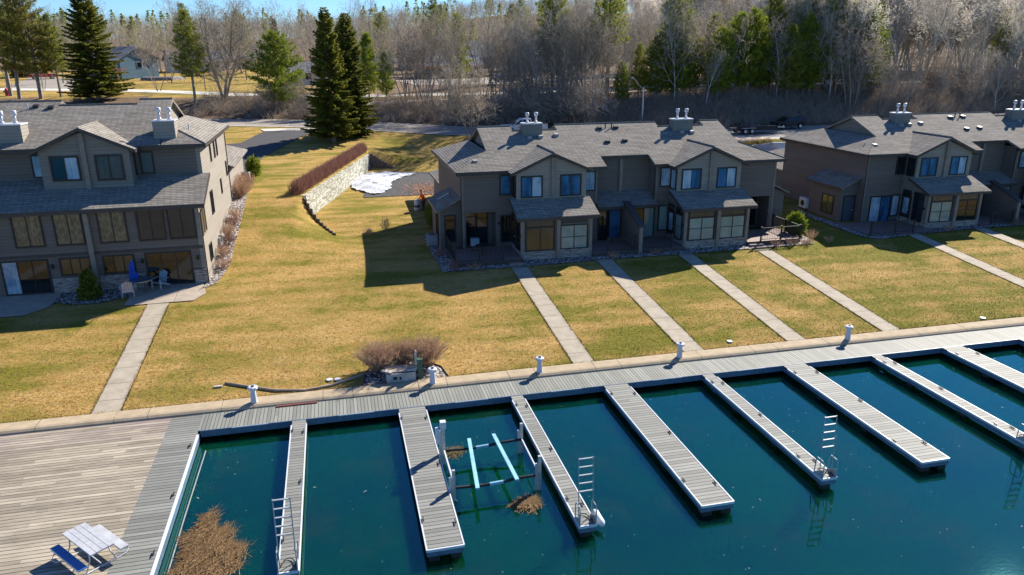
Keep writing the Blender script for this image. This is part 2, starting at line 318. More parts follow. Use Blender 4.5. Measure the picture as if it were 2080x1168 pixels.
def drape(name, poly, m, dz=.04, st=.5, kind='structure', hf=None, parent=None, lift=None):
    import bmesh
    bm = bmesh.new(); bm.faces.new([bm.verts.new((x, y, 0)) for x, y in poly])
    x0, x1 = min(p[0] for p in poly), max(p[0] for p in poly); y0, y1 = min(p[1] for p in poly), max(p[1] for p in poly)
    for ax, a0, a1 in ((0, x0, x1), (1, y0, y1)):
        v = a0+st
        while v < a1:
            co = (v, 0, 0) if ax == 0 else (0, v, 0); no = (1, 0, 0) if ax == 0 else (0, 1, 0)
            bmesh.ops.bisect_plane(bm, geom=bm.verts[:]+bm.edges[:]+bm.faces[:], plane_co=co, plane_no=no); v += st
    for v in bm.verts: v.co.z = (hf or H)(v.co.x, v.co.y)+dz+(lift(v.co.x, v.co.y) if lift else 0)
    bmesh.ops.recalc_face_normals(bm, faces=bm.faces)
    if sum(f.normal.z for f in bm.faces) < 0: bmesh.ops.reverse_faces(bm, faces=bm.faces)
    me = bpy.data.meshes.new(name); bm.to_mesh(me); bm.free(); me.materials.append(m)
    o = bpy.data.objects.new(name, me); S.collection.objects.link(o)
    if kind: tag(o, kind=kind)
    return o
def band(pts, w0, w1):
    L = []; Rr = []
    for i, (x, y) in enumerate(pts):
        a = pts[max(0, i-1)]; b = pts[min(len(pts)-1, i+1)]; dx, dy = b[0]-a[0], b[1]-a[1]; l = math.hypot(dx, dy); nx_, ny_ = -dy/l, dx/l
        L.append((x+nx_*w1, y+ny_*w1)); Rr.append((x+nx_*w0, y+ny_*w0))
    return Rr+L[::-1]
rc = [(x, roadc(x)) for x in ar((-60, 140, 5))]
drape('road', band(rc, -RW, RW), ROADM, .05, 2.5)
drape('road_edge', band(rc, -RW-.45, -RW-.02), GUT, .07, 2.5)
drape('road_edge', band(rc, RW+.02, RW+.4), GUT, .07, 2.5)
ur = [(-110,185),(-62,166),(-38,155.5),(-26,146),(-13.5,134.8),(-2,127),(20,123.5),(45,125),(62,130),(77,127),(95,123.5),(150,124)]
drape('upper_road', band(ur, -2.6, 2.6), GUT, .06, 2.)
tr_ = [(-3,121),(8,116.5),(20,112.5),(35,116),(60,122),(77,126.5-5)]
drape('path', band(tr_, -.9, .9), concmat('trail_gravel', (.4, .33, .26), .5, 0, 0), .06, 2.)
drape('driveway', [(-8,101.6),(-10.5,93),(-20,91),(-20,62),(-8.3,62),(-8.1,78.2),(-6.3,87.8),(-3.4,96),(1.5,102)], ASPH, .045, .6)
drape('driveway_apron', [(-9,102.5),(-8.4,100.4),(1,99.4),(2.2,101.5)], GUT, .075, 1)
drape('driveway', [(2.4,69.2),(8.65,69.1),(10.2,69),(10.2,80.6),(5.2,82.0),(3.3,81.2)], ASPH, .045, .6)
drape('driveway', [(10.2,66),(34,66),(34,86.2),(28,87.5),(10.2,80.6)], ASPH, .045, 1.)
drape('driveway', [(46,79),(64,79),(64,84),(46,83.6)], GUT, .045, 1.)
drape('driveway', [(44,64),(70,64),(70,79),(46,79)], ASPH, .045, 1.)
# parking court and lanes on the upper terrace
drape('parking_lot', [(17,150),(60,150),(72,178),(14,170)], ROADM, .05, 4)
drape('driveway', [(-62,168),(-46,160),(-56,205),(-72,215)], ROADM, .05, 4)
# walks to the docks
for x0, x1, y1 in ((-10.97,-9.83,43.6),(10.72,11.8,46.2),(16.66,17.76,46.2),(22.6,23.66,46.3),(28.45,29.55,45.1),(41.6,42.7,46.5),(47.9,49.,46.9),(-20.9,-19.8,43.5)):
    drape('path', [(x0,31.95),(x1,31.95),(x1,y1),(x0,y1)], WALKM, .03, .7)
drape('patio', [(-12.2,43.6),(-8.5,43.65),(-7.95,44.6),(-8.35,46.35),(-12.2,46.35)], PATM, .05, .7)
drape('patio', [(-24,43.3),(-17.2,43.3),(-16.2,44.3),(-16.1,46.35),(-24,46.35)], PATM, .05, .7)
tag(drape('gravel_bed', [(-8.5,45.0),(-7.5,46.2),(-7.1,49),(-7.0,54),(-6.95,60),(-7.3,68),(-8.05,68),(-8.05,46.3)], GRAV, .05, .35, None), kind='stuff')
tag(drape('gravel_bed', [(6.2,45.2),(11.7,45.1),(16.9,45.3),(23.5,45.3),(28.4,45.35),(33.4,45.5),(33.7,47),(33,51),(32.7,46.4),(8.2,46.3),(7,50),(6.7,54),(6.0,54)], GRAV, .06, .5, None), kind='stuff')
tag(drape('gravel_bed', [(37.7,52),(37.8,46.4),(38.6,45.4),(43.3,45.9),(48.5,46.2),(66,46.2),(66,47.3),(40,47.3),(38.6,51),(38.4,56)], GRAV, .06, .5, None), kind='stuff')
tag(drape('gravel_bed', [(-16.1,46.3),(-16.2,44.9),(-15,44.3),(-13.6,44.3),(-12.2,45),(-12.2,46.3)], GRAV, .06, .4, None), kind='stuff')
bed = [(.5,32.0),(.7,33.2),(1.3,34.0),(2.4,34.2),(3.5,33.9),(4.3,33.0),(4.5,32.0)]
tag(drape('gravel_bed', bed, GRAV, .03, .3, None), kind='stuff')
mbe = MB(); mbe.tube([(x, y, H(x, y)+.05) for x, y in bed], .035, 5); tag(mbe.build('bed_edging', BLK), 'black edging strip curving round the gravel bed by the seawall', 'garden edging')
def snl(x, y):
    return .42*max(0, 1-math.hypot((x-3.6)/2.6, (y-76.5)/5.2))+.05+.07*math.sin(x*3.1)*math.sin(y*2.3)
sp_ = [(1.4,74.2),(1.7,76.2),(2.2,78.6),(2.9,80.4),(4.2,81.5),(6.2,81.3),(8.4,80.2),(6.9,78.6),(6.0,76.6),(5.4,74.6),(5.1,72.4),(4.4,70.9),(3.5,70.2),(2.9,71.4),(2.3,72.2),(1.8,73)]
sp2 = []
for i in range(len(sp_)):
    (ax_, ay_), (bx_, by_) = sp_[i], sp_[(i+1) % len(sp_)]
    for k in range(5): sp2.append((ax_+(bx_-ax_)*k/5+R.uniform(-.16,.16), ay_+(by_-ay_)*k/5+R.uniform(-.2,.2)))
tag(drape('snow_patch', sp2, SNOW, .06, .3, None, lift=snl), 'melting dirty snow pile on the driveway below the retaining wall', 'snow')
# ---------------------------------------------------------------- seawall and docks
mb = MB(); x = -40.
while x < 90:
    dz = R.uniform(-.01,.01); mb.prism([(x+.012,31.07,-1.7),(x+.012,31.07,.46),(x+.012,31.1,.51+dz),(x+.012,31.2,.575+dz),(x+.012,31.32,.6+dz),(x+.012,31.93,.6+dz),(x+.012,31.93,-1.7)], (4.278,0,0)); x += 4.3
tag(mb.build('seawall', CURBM), 'long tan concrete seawall cap running between lawn and boardwalk', 'seawall')
bw = empty('boardwalk', (10, 30.3, .45), 'long grey composite boardwalk along the seawall joining all the dock fingers', 'boardwalk')
MB().box(-6.33, 75, 29.56, 31.05, .4, .45).build('decking', COMP_Y, bw)
MB().box(-6.24, 75, 29.5, 29.555, .16, .452).build('fascia', FASB, bw)
FX = [(-2.6,.62,9.85),(1.88,1.2,9.85),(6.91,.6,9.85),(11.35,1.22,9.77),(16.35,.62,9.3),(20.72,1.24,9.2),(25.72,.62,9.05),(30.0,1.25,9.1),(34.86,.62,9.1),(39.4,1.22,9.1)]
edges = [-6.3]+[q for f in FX for q in (f[0], f[0]+f[1])]+[44]
for i in range(0, len(edges)-1, 2):
    a_, b_ = edges[i], edges[i+1]; c_ = (a_+b_)/2
    MB().box(c_-.6 if i else c_-.55, c_+.9, 29.48, 29.499, .425, .465).build('bumper_strip', WHITE, bw)
mb = MB()
for i in range(0, len(edges)-1, 2):
    for q in (edges[i]+.9, edges[i+1]-.9): mb.box(q-.12, q+.12, 30.2, 30.44, -1.7, .4)
mb.build('pilings', PILE, bw)
nums = ['narrow dock finger left of the two beside the reed mat', 'wide dock finger on the left side of the boat lift', 'narrow dock finger right of the boat lift with ladder and white float', 'wide bare dock finger next right of the float ladder dock',
 'narrow dock finger in the middle right with a ladder at its end', 'wide dock finger right of the middle ladder dock, its end fully in view', 'narrow dock finger running out at the right edge with a ladder reflection', 'wide dock finger near the top right corner of the water', 'narrow dock finger just entering at the far right edge', 'wide dock finger beyond the right edge of the slips']
nums[0] = 'narrow dock finger beside the slip with the big reed mat, ladder at its end'
def cleat(parent, x, y, z, rz=0):
    m_ = MB(); u = (math.cos(rz), math.sin(rz), 0); n = (-u[1], u[0], 0)
    m_.lbox((x, y, z), u, n, -.14, .14, .05, .075, -.015, .015); m_.lbox((x, y, z), u, n, -.06, -.03, 0, .05, -.015, .015); m_.lbox((x, y, z), u, n, .03, .06, 0, .05, -.015, .015)
    m_.build('cleat', BLK, parent)
for i, (x, w, L) in enumerate(FX):
    r = empty('dock_finger', (x+w/2, 29.5-L/2, .45), nums[i], 'dock', 'dock fingers'); y0 = 29.48-L
    MB().box(x+.031, x+w-.031, y0+.041, 29.49, .405, .45).build('decking', COMP_X, r)
    e = MB(); e.box(x-.015, x+.03, y0, 29.1, .37, .462); e.box(x+w-.03, x+w+.015, y0, 29.1, .37, .462); e.box(x+.03, x+w-.03, y0-.01, y0+.04, .37, .462); e.build('edge_trim', WHITE, r)
    f = MB(); f.box(x+.005, x+.04, y0+.02, 29.49, .19, .368); f.box(x+w-.04, x+w-.005, y0+.02, 29.49, .19, .368); f.box(x+.04, x+w-.04, y0+.01, y0+.05, .19, .368); f.build('fascia', FASB, r)
    for yy in ([y0+.2, y0+3.3, y0+6.4]):
        for xx in ([x+.24] if w < 1 else [x+.24, x+w-.26]): MB().box(xx-.17, xx+.17, yy-.17, yy+.17, -1.7, .4).build('piling', PILE, r)
    for xx, yy in ((x+.09, y0+1.6), (x+w-.09, y0+1.2), (x+.09, 28.6), (x+w-.09, 28.4), (x+w-.09, y0+5)): cleat(r, xx, yy, .45, math.pi/2)
wd = empty('wooden_deck', (-10, 27, .45), 'broad weathered plank deck with grey composite border beside the reed mat slip', 'deck')
MB().box(-40, -7.6, 5, 31.05, .4, .45).build('plank_decking', WOODX, wd)
MB().box(-7.6, -6.33, 5, 31.05, .4, .4505).build('border_decking', COMP_X, wd)
MB().box(-6.33, -6.25, 5, 29.2, .37, .462).build('edge_trim', WHITE, wd); MB().box(-6.32, -6.27, 5, 29.5, .05, .368).build('fascia', FASB, wd)
mb = MB(); 
for yy in ar((6, 29, 2.5)): mb.box(-6.9, -6.5, yy, yy+.3, -1.7, .4)
mb.build('pilings', PILE, wd)
for yy in (21.5, 28.3, 24.8): cleat(wd, -6.42, yy, .452, math.pi/2)
# swim ladders
LADM = simple('dull_aluminium', (.27, .29, .3), .4, .5, .15, 9)
def ladder(x, y, label, w=.5):
    r = empty('swim_ladder', (x, y, .45), label, 'ladder', 'swim ladders on the dock ends')
    lean = .12
    for sx in (-1, 1): MB().tube([(x+sx*w/2, y+.05, .5), (x+sx*w/2, y+.05, 1.1), (x+sx*w/2, y+.05+lean, 2.78)], .018, 6).build('rail', LADM, r)
    for k in range(5):
        z = 2.74-k*.29; yy = y+.05+lean*(z-1.1)/1.68
        MB().box(x-w/2, x+w/2, yy-.03, yy+.03, z-.014, z+.014).build('rung', LADM, r)
    for sx in (-1, 1):
        xx = x+sx*(w/2+.03)
        MB().tube([(xx, y+.3, .46), (xx, y+.27, 1.0), (xx, y+.2, 1.12), (xx, y-.12, 1.12), (xx, y-.2, 1.02), (xx, y-.2, .46)], .02, 6).build('grab_rail', LADM, r)
        MB().prism([(xx-.01, y-.22, .46), (xx-.01, y+.35, .46), (xx-.01, y-.18, .78)], (.02, 0, 0)).build('bracket', LADM, r)
    hp = [(x-w/2+.03, y+.02, .5)]+[(x+ (w/2-.06)*math.sin(t), y+.35*math.cos(t)+.05, .5) for t in (-.9,-.4,.1,.6,1.1)]+[(x+w/2-.03, y-.05, .5)]
    MB().tube(hp, .018, 5).build('hinge_bar', BLK, r)
    return r
ladder(-2.3, 19.85, 'swim ladder on the dock beside the reed mat slip, leftmost of the ladders')
ladder(7.21, 19.85, 'aluminium swim ladder folded up beside the white float right of the boat lift')
ladder(16.66, 20.4, 'aluminium swim ladder folded up at the end of the middle right narrow dock')
ladder(26.03, 20.65, 'aluminium swim ladder at the right edge seen mainly by its reflection')
fl = empty('dock_float', (7.75, 20.1, .3), 'white oblong float hanging at the end of the ladder dock', 'float')
mb = MB(); mb.tube([(7.68, 20.45, .42), (7.7, 20.35, .4), (7.78, 19.9, .26), (7.8, 19.78, .24)], [.05, .13, .13, .05], 10); mb.build('float_body', WHITE, fl, True)
# boat lift
bl = empty('boat_lift', (4.8, 24, .6), 'boat lift with two light blue bunk rails and black padded beams in a slip', 'boat lift')
for x, y, zt in ((3.28,25.3,1.75),(3.25,22.75,1.25),(6.4,25.4,1.3),(6.4,22.7,1.4)):
    q = MB(); q.box(x-.055, x+.055, y-.055, y+.055, -1.7, zt); q.box(x-.16, x-.08, y-.05, y+.05, -1., zt-.3); q.build('post', STEEL, bl)
MB().box(3.16, 3.38, 25.17, 25.4, 1.58, 1.86).build('winch_box', ALU, bl); MB().box(2.98, 3.12, 25.18, 25.36, .95, 1.6).build('motor', ALU, bl)
for y in (25.35, 22.72):
    MB().tube([(3.3,y,.55),(4.3,y,.5),(5.0,y,.52),(5.6,y,.6),(6.38,y,.62)], .055, 7).build('cross_beam', BLK, bl)
    MB().tube([(4.55,y,.505),(5.05,y,.53)], .07, 7).build('beam_sleeve', simple('bunk_blue', (.2,.42,.52), .6) if y > 24 else MATS['bunk_blue'], bl)
    MB().box(3.3, 6.4, y-.05, y+.05, -1.3, -1.2).build('lower_beam', STEEL, bl)
for x in (3.27, 6.4): MB().tube([(x,25.3,.62),(x,22.75,.62)], .04, 6).build('side_rail', ALU, bl); MB().box(x-.05, x+.05, 22.75, 25.4, -1.32, -1.22).build('lower_rail', STEEL, bl)
for a_, b_ in (((4.35,25.75,.66),(4.02,22.25,.66)),((5.35,25.8,.7),(5.48,22.35,.72))):
    u = (Vector(b_)-Vector(a_)); l = u.length; u.normalize(); n = Vector((-u.y, u.x, 0))
    MB().lbox(a_, tuple(u), tuple(n), 0, l, 0, .07, -.07, .07).build('bunk', MATS['bunk_blue'], bl)
for p_, q_ in (((3.27,25.3,-.3),(4.8,25.35,-1.25)),((6.4,25.4,.0),(6.4,23.6,-1.25)),((3.27,22.7,.1),(4.2,22.7,-1.25))): MB().tube([p_, q_], .03, 5).build('brace', STEEL, bl)
# floating reed mats
def mat_of_reeds(name, cx, cy_, rx, ry, n, label, m=REED, ln=.45, seed=1, hh=.12):
    r = random.Random(seed); b_ = MB()
    for i in range(n):
        a = r.uniform(0, 6.283); q = math.sqrt(r.random())
        edge = 1+.2*math.sin(3*a+seed)+.14*math.sin(7*a+seed)+.08*math.sin(13*a)
        if math.sin(cx*9+q*math.cos(a)*9)*math.sin(q*math.sin(a)*7+seed) > .55 and r.random() < .8: continue
        x, y = cx+rx*q*edge*math.cos(a), cy_+ry*q*edge*math.sin(a); z = -.05+(hh+.05)*(1-q**3)*r.random()
        t = r.gauss(.6, .7); l = ln*r.uniform(.4, 1.3)*(1 if q < .9 else 1.3); w = .012; dz = r.uniform(-.1, .12)*l
        dx, dy = math.cos(t)*l/2, math.sin(t)*l/2; nx_, ny_ = -math.sin(t)*w, math.cos(t)*w
        b_.add([(x-dx-nx_, y-dy-ny_, z), (x-dx+nx_, y-dy+ny_, z+.01), (x+dx, y+dy, z+dz)], [(0,1,2)])
    return tag(b_.build(name, m, fix=False), label, 'reed mat')
mat_of_reeds('reed_mat', -4.95, 21.6, 1.05, 2.25, 8500, 'large brown floating mat of dead reeds in the leftmost slip', seed=2, hh=.2, ln=.5)
mat_of_reeds('reed_mat', 5.75, 21.95, .55, .45, 1500, 'small brown clump of floating reeds just beyond the boat lift', seed=5)
mat_of_reeds('reed_mat', 3.75, 26.1, .55, .5, 450, 'sparse reeds floating behind the motor post of the boat lift', seed=7, m=REED2)
mat_of_reeds('reed_mat', 2.4, 18.2, .6, .4, 350, 'brown reeds floating below the end of the wide dock at the bottom edge', seed=9)
r_ = random.Random(3); b_ = MB()
for i in range(330):
    x, y = r_.uniform(-6, 40), r_.uniform(15.5, 29.2); a = r_.uniform(0, 6.28); l = r_.uniform(.01, .04)*(4 if r_.random() < .05 else 1); w = .012
    b_.add([(x, y, .006), (x+math.cos(a)*l, y+math.sin(a)*l, .006), (x+math.cos(a)*l-math.sin(a)*w, y+math.sin(a)*l+math.cos(a)*w, .006), (x-math.sin(a)*w, y+math.cos(a)*w, .006)], [(0,1,2,3)])
tag(b_.build('floating_debris', simple('seed_fluff', (.6, .6, .55), .8), fix=False), kind='stuff')
pb = empty('floating_pipe', (-5.6, 25, .02), 'pale pipe frame floating along the edge of the wooden deck', 'pipe')
MB().tube([(-5.95,28.6,.0),(-6.0,24,.0),(-6.0,19,.0)], .025, 6).build('pipe', simple('wet_pipe', (.2,.2,.17), .6), pb)
# bollards
def bollard(x, label):
    y = 31.42; r = empty('dock_pedestal', (x, y, .6), label, 'pedestal', 'white pedestals along the seawall')
    MB().tube([(x,y,.6),(x,y,.66),(x,y,1.2)], [.16,.145,.115], 8).build('post', WHITE, r)
    MB().tube([(x,y,1.2),(x,y,1.24),(x,y,1.33),(x,y,1.36)], [.13,.22,.22,.17], 8).build('cap', WHITE, r)
    MB().box(x-.06, x+.05, y-.1, y+.09, 1.362, 1.375).build('cap_plate', BLK, r)
    MB().tube([(x+.06,y+.03,1.36),(x+.06,y+.03,1.43)], .04, 8).build('finial', WHITE, r)
for x, l in ((-4.25,'white pedestal on the seawall beside the long pipe, leftmost in the row'),(3.67,'white pedestal beside the green utility post and gravel bed'),(8.82,'white pedestal between the gravel bed and the first walk of the middle row'),(16.11,'white pedestal at the seawall near the foot of the second walk'),(25.79,'white pedestal at the right between the third and fourth walks')): bollard(x, l)
# concrete utility box
ub = empty('utility_vault', (2.25, 32.3, .55), 'low concrete utility vault with slab lid in the gravel bed', 'utility box')
MB().box(1.6, 2.95, 31.96, 32.02, .5, 1.0).build('front_wall', CONCG, ub); MB().box(1.6, 1.68, 32.021, 32.9, .5, 1.0).build('side_wall', CONCG, ub); MB().box(2.87, 2.95, 32.021, 32.9, .5, 1.0).build('side_wall', CONCG, ub)
MB().box(1.55, 3.0, 32.1, 32.85, 1.003, 1.06).build('lid', CONC, ub)
for x, a_ in ((1.62, -.7), (2.8, .35)): MB().lbox((x, 32.18, 1.065), (math.cos(a_), math.sin(a_), 0), (-math.sin(a_), math.cos(a_), 0), -.25, .3, 0, .05, -.1, .1).build('loose_slab', CONCG, ub)
MB().box(1.9, 2.08, 31.94, 31.959, .72, .86).build('opening', BLK, ub); MB().box(2.2, 2.28, 31.94, 31.959, .7, .84).build('opening', BLK, ub)
up = empty('utility_post', (3.2, 32.2, .55), 'green utility post with sloped top beside the concrete vault', 'utility post')
GRNM = simple('green_enamel', (.06, .11, .07), .5)
MB().box(3.08, 3.3, 32.1, 32.32, .5, 1.45).build('body', GRNM, up); MB().prism([(3.06,32.08,1.451),(3.32,32.08,1.451),(3.32,32.34,1.451),(3.06,32.34,1.451)], (0,.0,.1)).build('cap', GRNM, up)
MB().prism([(2.97,32.3,1.2),(3.07,32.3,1.2),(3.07,32.3,1.85),(3.02,32.3,1.93),(2.97,32.3,1.8)], (0,.2,0)).build('meter_box', STEEL, up)
pp = [(-5.7,33.5,.72),(-4.62,32.95,.69),(-3.4,32.35,.64),(-2.1,32.08,.61),(-.9,32.3,.63),(0.1,32.8,.66),(.9,33.1,.7)]
tag(MB().tube(pp, .06, 8).build('drain_pipe', simple('tan_pipe', (.35, .27, .19), .6), smooth=True), 'long tan bent pipe lying on the grass behind the leftmost pedestal', 'pipe')
tag(MB().box(-6.15,-5.8,33.2,33.33,.68,.73).build('scrap_board', CONCG), 'small pale board lying at the end of the long pipe', 'board')
tag(MB().box(-3.3,-1.55,30.92,31.03,.451,.5).build('timber_plank', RUST), 'reddish brown timber plank lying between seawall and boardwalk', 'plank')
for x, y, l in ((-1.0,32.85,'square white utility cover in the lawn by the gravel bed'),(-.62,32.8,'small white utility cover right of the square one'),(19.55,32.6,'white utility cover in the lawn between the second and third walks'),(35.3,32.3,'white utility cover in the lawn at far right by the seawall')):
    q = MB(); z = H(x, y)+.01; q.tube([(x,y,z),(x,y,z+.05)], .15, 10); tag(q.build('utility_cover', WHITE), l, 'utility cover')
# ---------------------------------------------------------------- buildings
UX = (1, 0, 0); NF = (0, -1, 0)
def window(root, off, O, w, h, u=UX, n=NF, cols=2, rows=1, panes=None, name='window', tr=.09, mull=.05, topbar=0, sash=DARK, sill=True):
    O = tuple(O[i]+off[i] for i in range(3)); F = MB()
    for a0, a1, b0, b1 in ((-tr, 0, -tr, h+tr), (w, w+tr, -tr, h+tr), (0, w, h, h+tr), (0, w, -tr, 0)): F.lbox(O, u, n, a0, a1, b0, b1, 0, .06)
    hb = h-topbar
    if topbar: F.lbox(O, u, n, 0, w, hb-.06, hb+.06, 0, .055)
    for i in range(1, cols): F.lbox(O, u, n, w*i/cols-mull/2, w*i/cols+mull/2, 0, hb-(.06 if topbar else 0), 0, .05)
    for j in range(1, rows):
        for i in range(cols): F.lbox(O, u, n, w*i/cols+(mull/2 if i else 0), w*(i+1)/cols-(mull/2 if i < cols-1 else 0), hb*j/rows-.02, hb*j/rows+.02, 0, .042)
    f = F.build(name, sash, root); panes = panes or [GLS]
    for i in range(cols):
        m = panes[i % len(panes)]
        MB().lbox(O, u, n, w*i/cols+(.002 if i else 0), w*(i+1)/cols-.002, 0, hb, .003, .02).build('pane', m, f)
    if topbar: MB().lbox(O, u, n, 0, w, hb+.001, h, .003, .02).build('pane', panes[-1] if len(panes) > cols else AMB, f)
    return f
def door(root, off, O, w, h, u=UX, n=NF, m=DOORP, lite=None):
    O_ = tuple(O[i]+off[i] for i in range(3)); F = MB()
    for a0, a1, b0, b1 in ((-.09, 0, 0, h+.09), (w, w+.09, 0, h+.09), (0, w, h, h+.09)): F.lbox(O_, u, n, a0, a1, b0, b1, 0, .06)
    d = MB().lbox(O_, u, n, 0, w, 0, h, .003, .03).build('door', m, root); F.build('door_frame', DARK, d)
    if lite: MB().lbox(O_, u, n, w*.18, w*.82, h*.3, h*.92, .032, .04).build('pane', lite, d)
    MB().lbox(O_, u, n, w*.86, w*.93, h*.45, h*.48, .032, .09).build('handle', ALU, d); return d
def railing(par, off, pts, z, h=.95, m=DARK):
    F = MB(off)
    for (x0, y0), (x1, y1) in zip(pts, pts[1:]):
        d = Vector((x1-x0, y1-y0, 0)); L = d.length; u = tuple(d.normalized()); n = (-u[1], u[0], 0)
        F.lbox((x0, y0, z), u, n, .05, L-.05, h-.05, h, -.03, .03); F.lbox((x0, y0, z), u, n, .05, L-.05, .08, .12, -.02, .02)
        k = max(2, int(L/.13))
        for i in range(1, k): F.lbox((x0, y0, z), u, n, L*i/k-.009, L*i/k+.009, .12, h-.05, -.009, .009)
    r = F.build('railing', m, par)
    return r
def posts(par, off, pts, z, h=1.0, m=DARK):
    for x, y in pts:
        MB(off).box(x-.045, x+.045, y-.045, y+.045, z, z+h).box(x-.06, x+.06, y-.06, y+.06, z+h, z+h+.03).build('railing_post', m, par)
VENTM = simple('vent_paint', (.26, .25, .24), .6)
def chimney(root, off, x0, x1, y0, y1, z0, z1, wl=SIDG):
    c = MB(off).box(x0, x1, y0, y1, z0, z1-.06).build('chimney', wl, root)
    MB(off).box(x0-.035, x1+.035, y0-.035, y1+.035, z1-.06, z1+.02).build('chimney_cap', ALU, c)
    for f in (.28, .74):
        x = x0+(x1-x0)*f; y = (y0+y1)/2
        MB(off).tube([(x,y,z1+.02),(x,y,z1+.16)], [.15,.075], 10).tube([(x,y,z1+.16),(x,y,z1+.48)], .075, 10).tube([(x,y,z1+.48),(x,y,z1+.5),(x,y,z1+.74),(x,y,z1+.76)], [.09,.14,.14,.1], 10).build('flue', ALU, c, True)
def roofvent(root, off, x, y, z, pipe=False, m=None):
    v = MB(off)
    if pipe: v.cyl(x, y, z-.1, z+.42, .045, 8).build('vent_pipe', m or STEEL, root)
    else:
        v.prism([(x-.16,y-.16,z-.08),(x+.16,y-.16,z-.08),(x+.16,y-.16,z+.12),(x-.16,y-.16,z+.12)], (0,.32,.06)).build('roof_vent', m or VENTM, root)
def wallb(root, off, bs, m, name='wall'):
    w = MB(off)
    for q in bs: w.box(*q)
    return w.build(name, m, root)
SL = .39
def dutch_roof(root, off, xl, xr, yf, zf, yb, segs, w=2.6, notch=(), wall=SIDG, x_open=False):
    """segs: list of (x0,x1,yridge)."""
    R_ = MB(off); zz = lambda y: zf+SL*(y-yf)
    xg0, xg1 = xl+w, xr-w
    for x0, x1, yr in segs:
        cuts = [x0]+[c for n in notch for c in n[:2] if x0 < c < x1]+[x1]
        for a, b in zip(cuts, cuts[1:]):
            y0 = yf
            for n in notch:
                if a >= n[0]-1e-6 and b <= n[1]+1e-6: y0 = n[2]
            R_.slab([(a,y0,zz(y0)),(b,y0,zz(y0)),(b,yr,zz(yr)),(a,yr,zz(yr))], .17)
        ym = (yf+yb)/2; ybk = yb
        R_.slab([(x0,yr+.001,zz(yr)),(x1,yr+.001,zz(yr)),(x1,ybk,zf),(x0,ybk,zf)], .17)
        R_.tube([(x0,yr,zz(yr)+.02),(x1,yr,zz(yr)+.02)], .06, 4)
    h = zf+SL*w
    def hip(x_e, x_g):
        R_.slab([(x_e,yf,zf),(x_g,yf+w,h),(x_g,yb-w,h),(x_e,yb,zf)], .17)
        R_.slab([(x_e,yf,zf),(x_g,yf,zf),(x_g,yf+w,h)], .17); R_.slab([(x_e,yb,zf),(x_g,yb-w,h),(x_g,yb,zf)], .17)
        R_.tube([(x_e,yf,zf+.01),(x_g,yf+w,h+.01)], .04, 4)
    hip(xl, xg0)
    hip(xr, xg1)
    r = R_.build('roof', SHI, root)
    for xg, sgn, sg in ((xg0, 1, segs[0]), (xg1, -1, segs[-1])):
        yr = sg[2]; zr = zz(yr)-.17
        G = MB(off); G.prism([(xg+sgn*.35,yf+w,h-.1),(xg+sgn*.35,yr,zr),(xg+sgn*.35,yb-w,h-.1)], (sgn*.12,0,0))
        G.build('gable', wall, root)
    Fb = MB(off)
    xs_ = [xl]+[c for n in notch for c in n[:2]]+[xr]
    for i in range(0, len(xs_), 2):
        a, b = xs_[i], xs_[i+1]; Fb.box(a-.02, b+.02, yf-.035, yf-.002, zf-.22, zf-.01)
        Fb.box(a+.03, b-.03, yf, yf+.5, zf-.24, zf-.22)
    for n in notch: Fb.box(n[0], n[1], n[2]-.035, n[2]-.002, zz(n[2])-.22, zz(n[2])-.01)
    Fb.box(xl-.035, xl-.002, yf, yb, zf-.22, zf-.01).box(xr+.002, xr+.035, yf, yb, zf-.22, zf-.01)
    Fb.box(xl, xl+.45, yf+.5, yb-.1, zf-.24, zf-.22); Fb.box(xr-.45, xr, yf+.5, yb-.1, zf-.24, zf-.22)
    Fb.build('fascia', FASC, root)
    return r
def bay(root, off, x0, x1, xm, y, zb, ze, zp, yback, wall, yr, wins, xe=.42):
    """gabled upper bay: front plane y, base zb, eave ze, peak zp."""
    B = MB(off); B.box(x0, x1, y, yback, zb, ze-.1)
    B.prism([(x0,y,ze-.1),(x1,y,ze-.1),(x1,y,ze-.02),(xm,y,zp-.25),(x0,y,ze-.02)], (0, 1.2, 0)); B.build('bay_wall', wall, root)
    g = MB(off); a, b = x0-xe, x1+xe; zl = ze-.05
    g.slab([(a,y-.3,zl),(xm,y-.3,zp),(xm,yr,zp),(a,yr,zl)], .15); g.slab([(xm,y-.3,zp),(b,y-.3,zl),(b,yr,zl),(xm,yr,zp)], .15)
    g.tube([(xm,y-.28,zp+.02),(xm,yr,zp+.02)], .05, 4); g.build('bay_roof', SHI, root)
    f = MB(off)
    for p, q in (((a,zl),(xm,zp)),((b,zl),(xm,zp))): f.prism([(p[0],y-.34,p[1]-.2),(q[0],y-.34,q[1]-.2),(q[0],y-.34,q[1]+.01),(p[0],y-.34,p[1]+.01)], (0,.035,0))
    for x in (a-.03, b): f.box(x, x+.03, y-.3, y+1.3, zl-.2, zl)
    f.build('bay_fascia', FASC, root)
    MB(off).box(xm-.12, xm+.13, y-.16, y-.001, zb-.25, zp-.33).build('pilaster', TRIM, root)
    MB(off).box(x0-.02, x1+.02, y-.03, y-.002, zb, zb+.08).build('skirt_trim', TRIM, root)
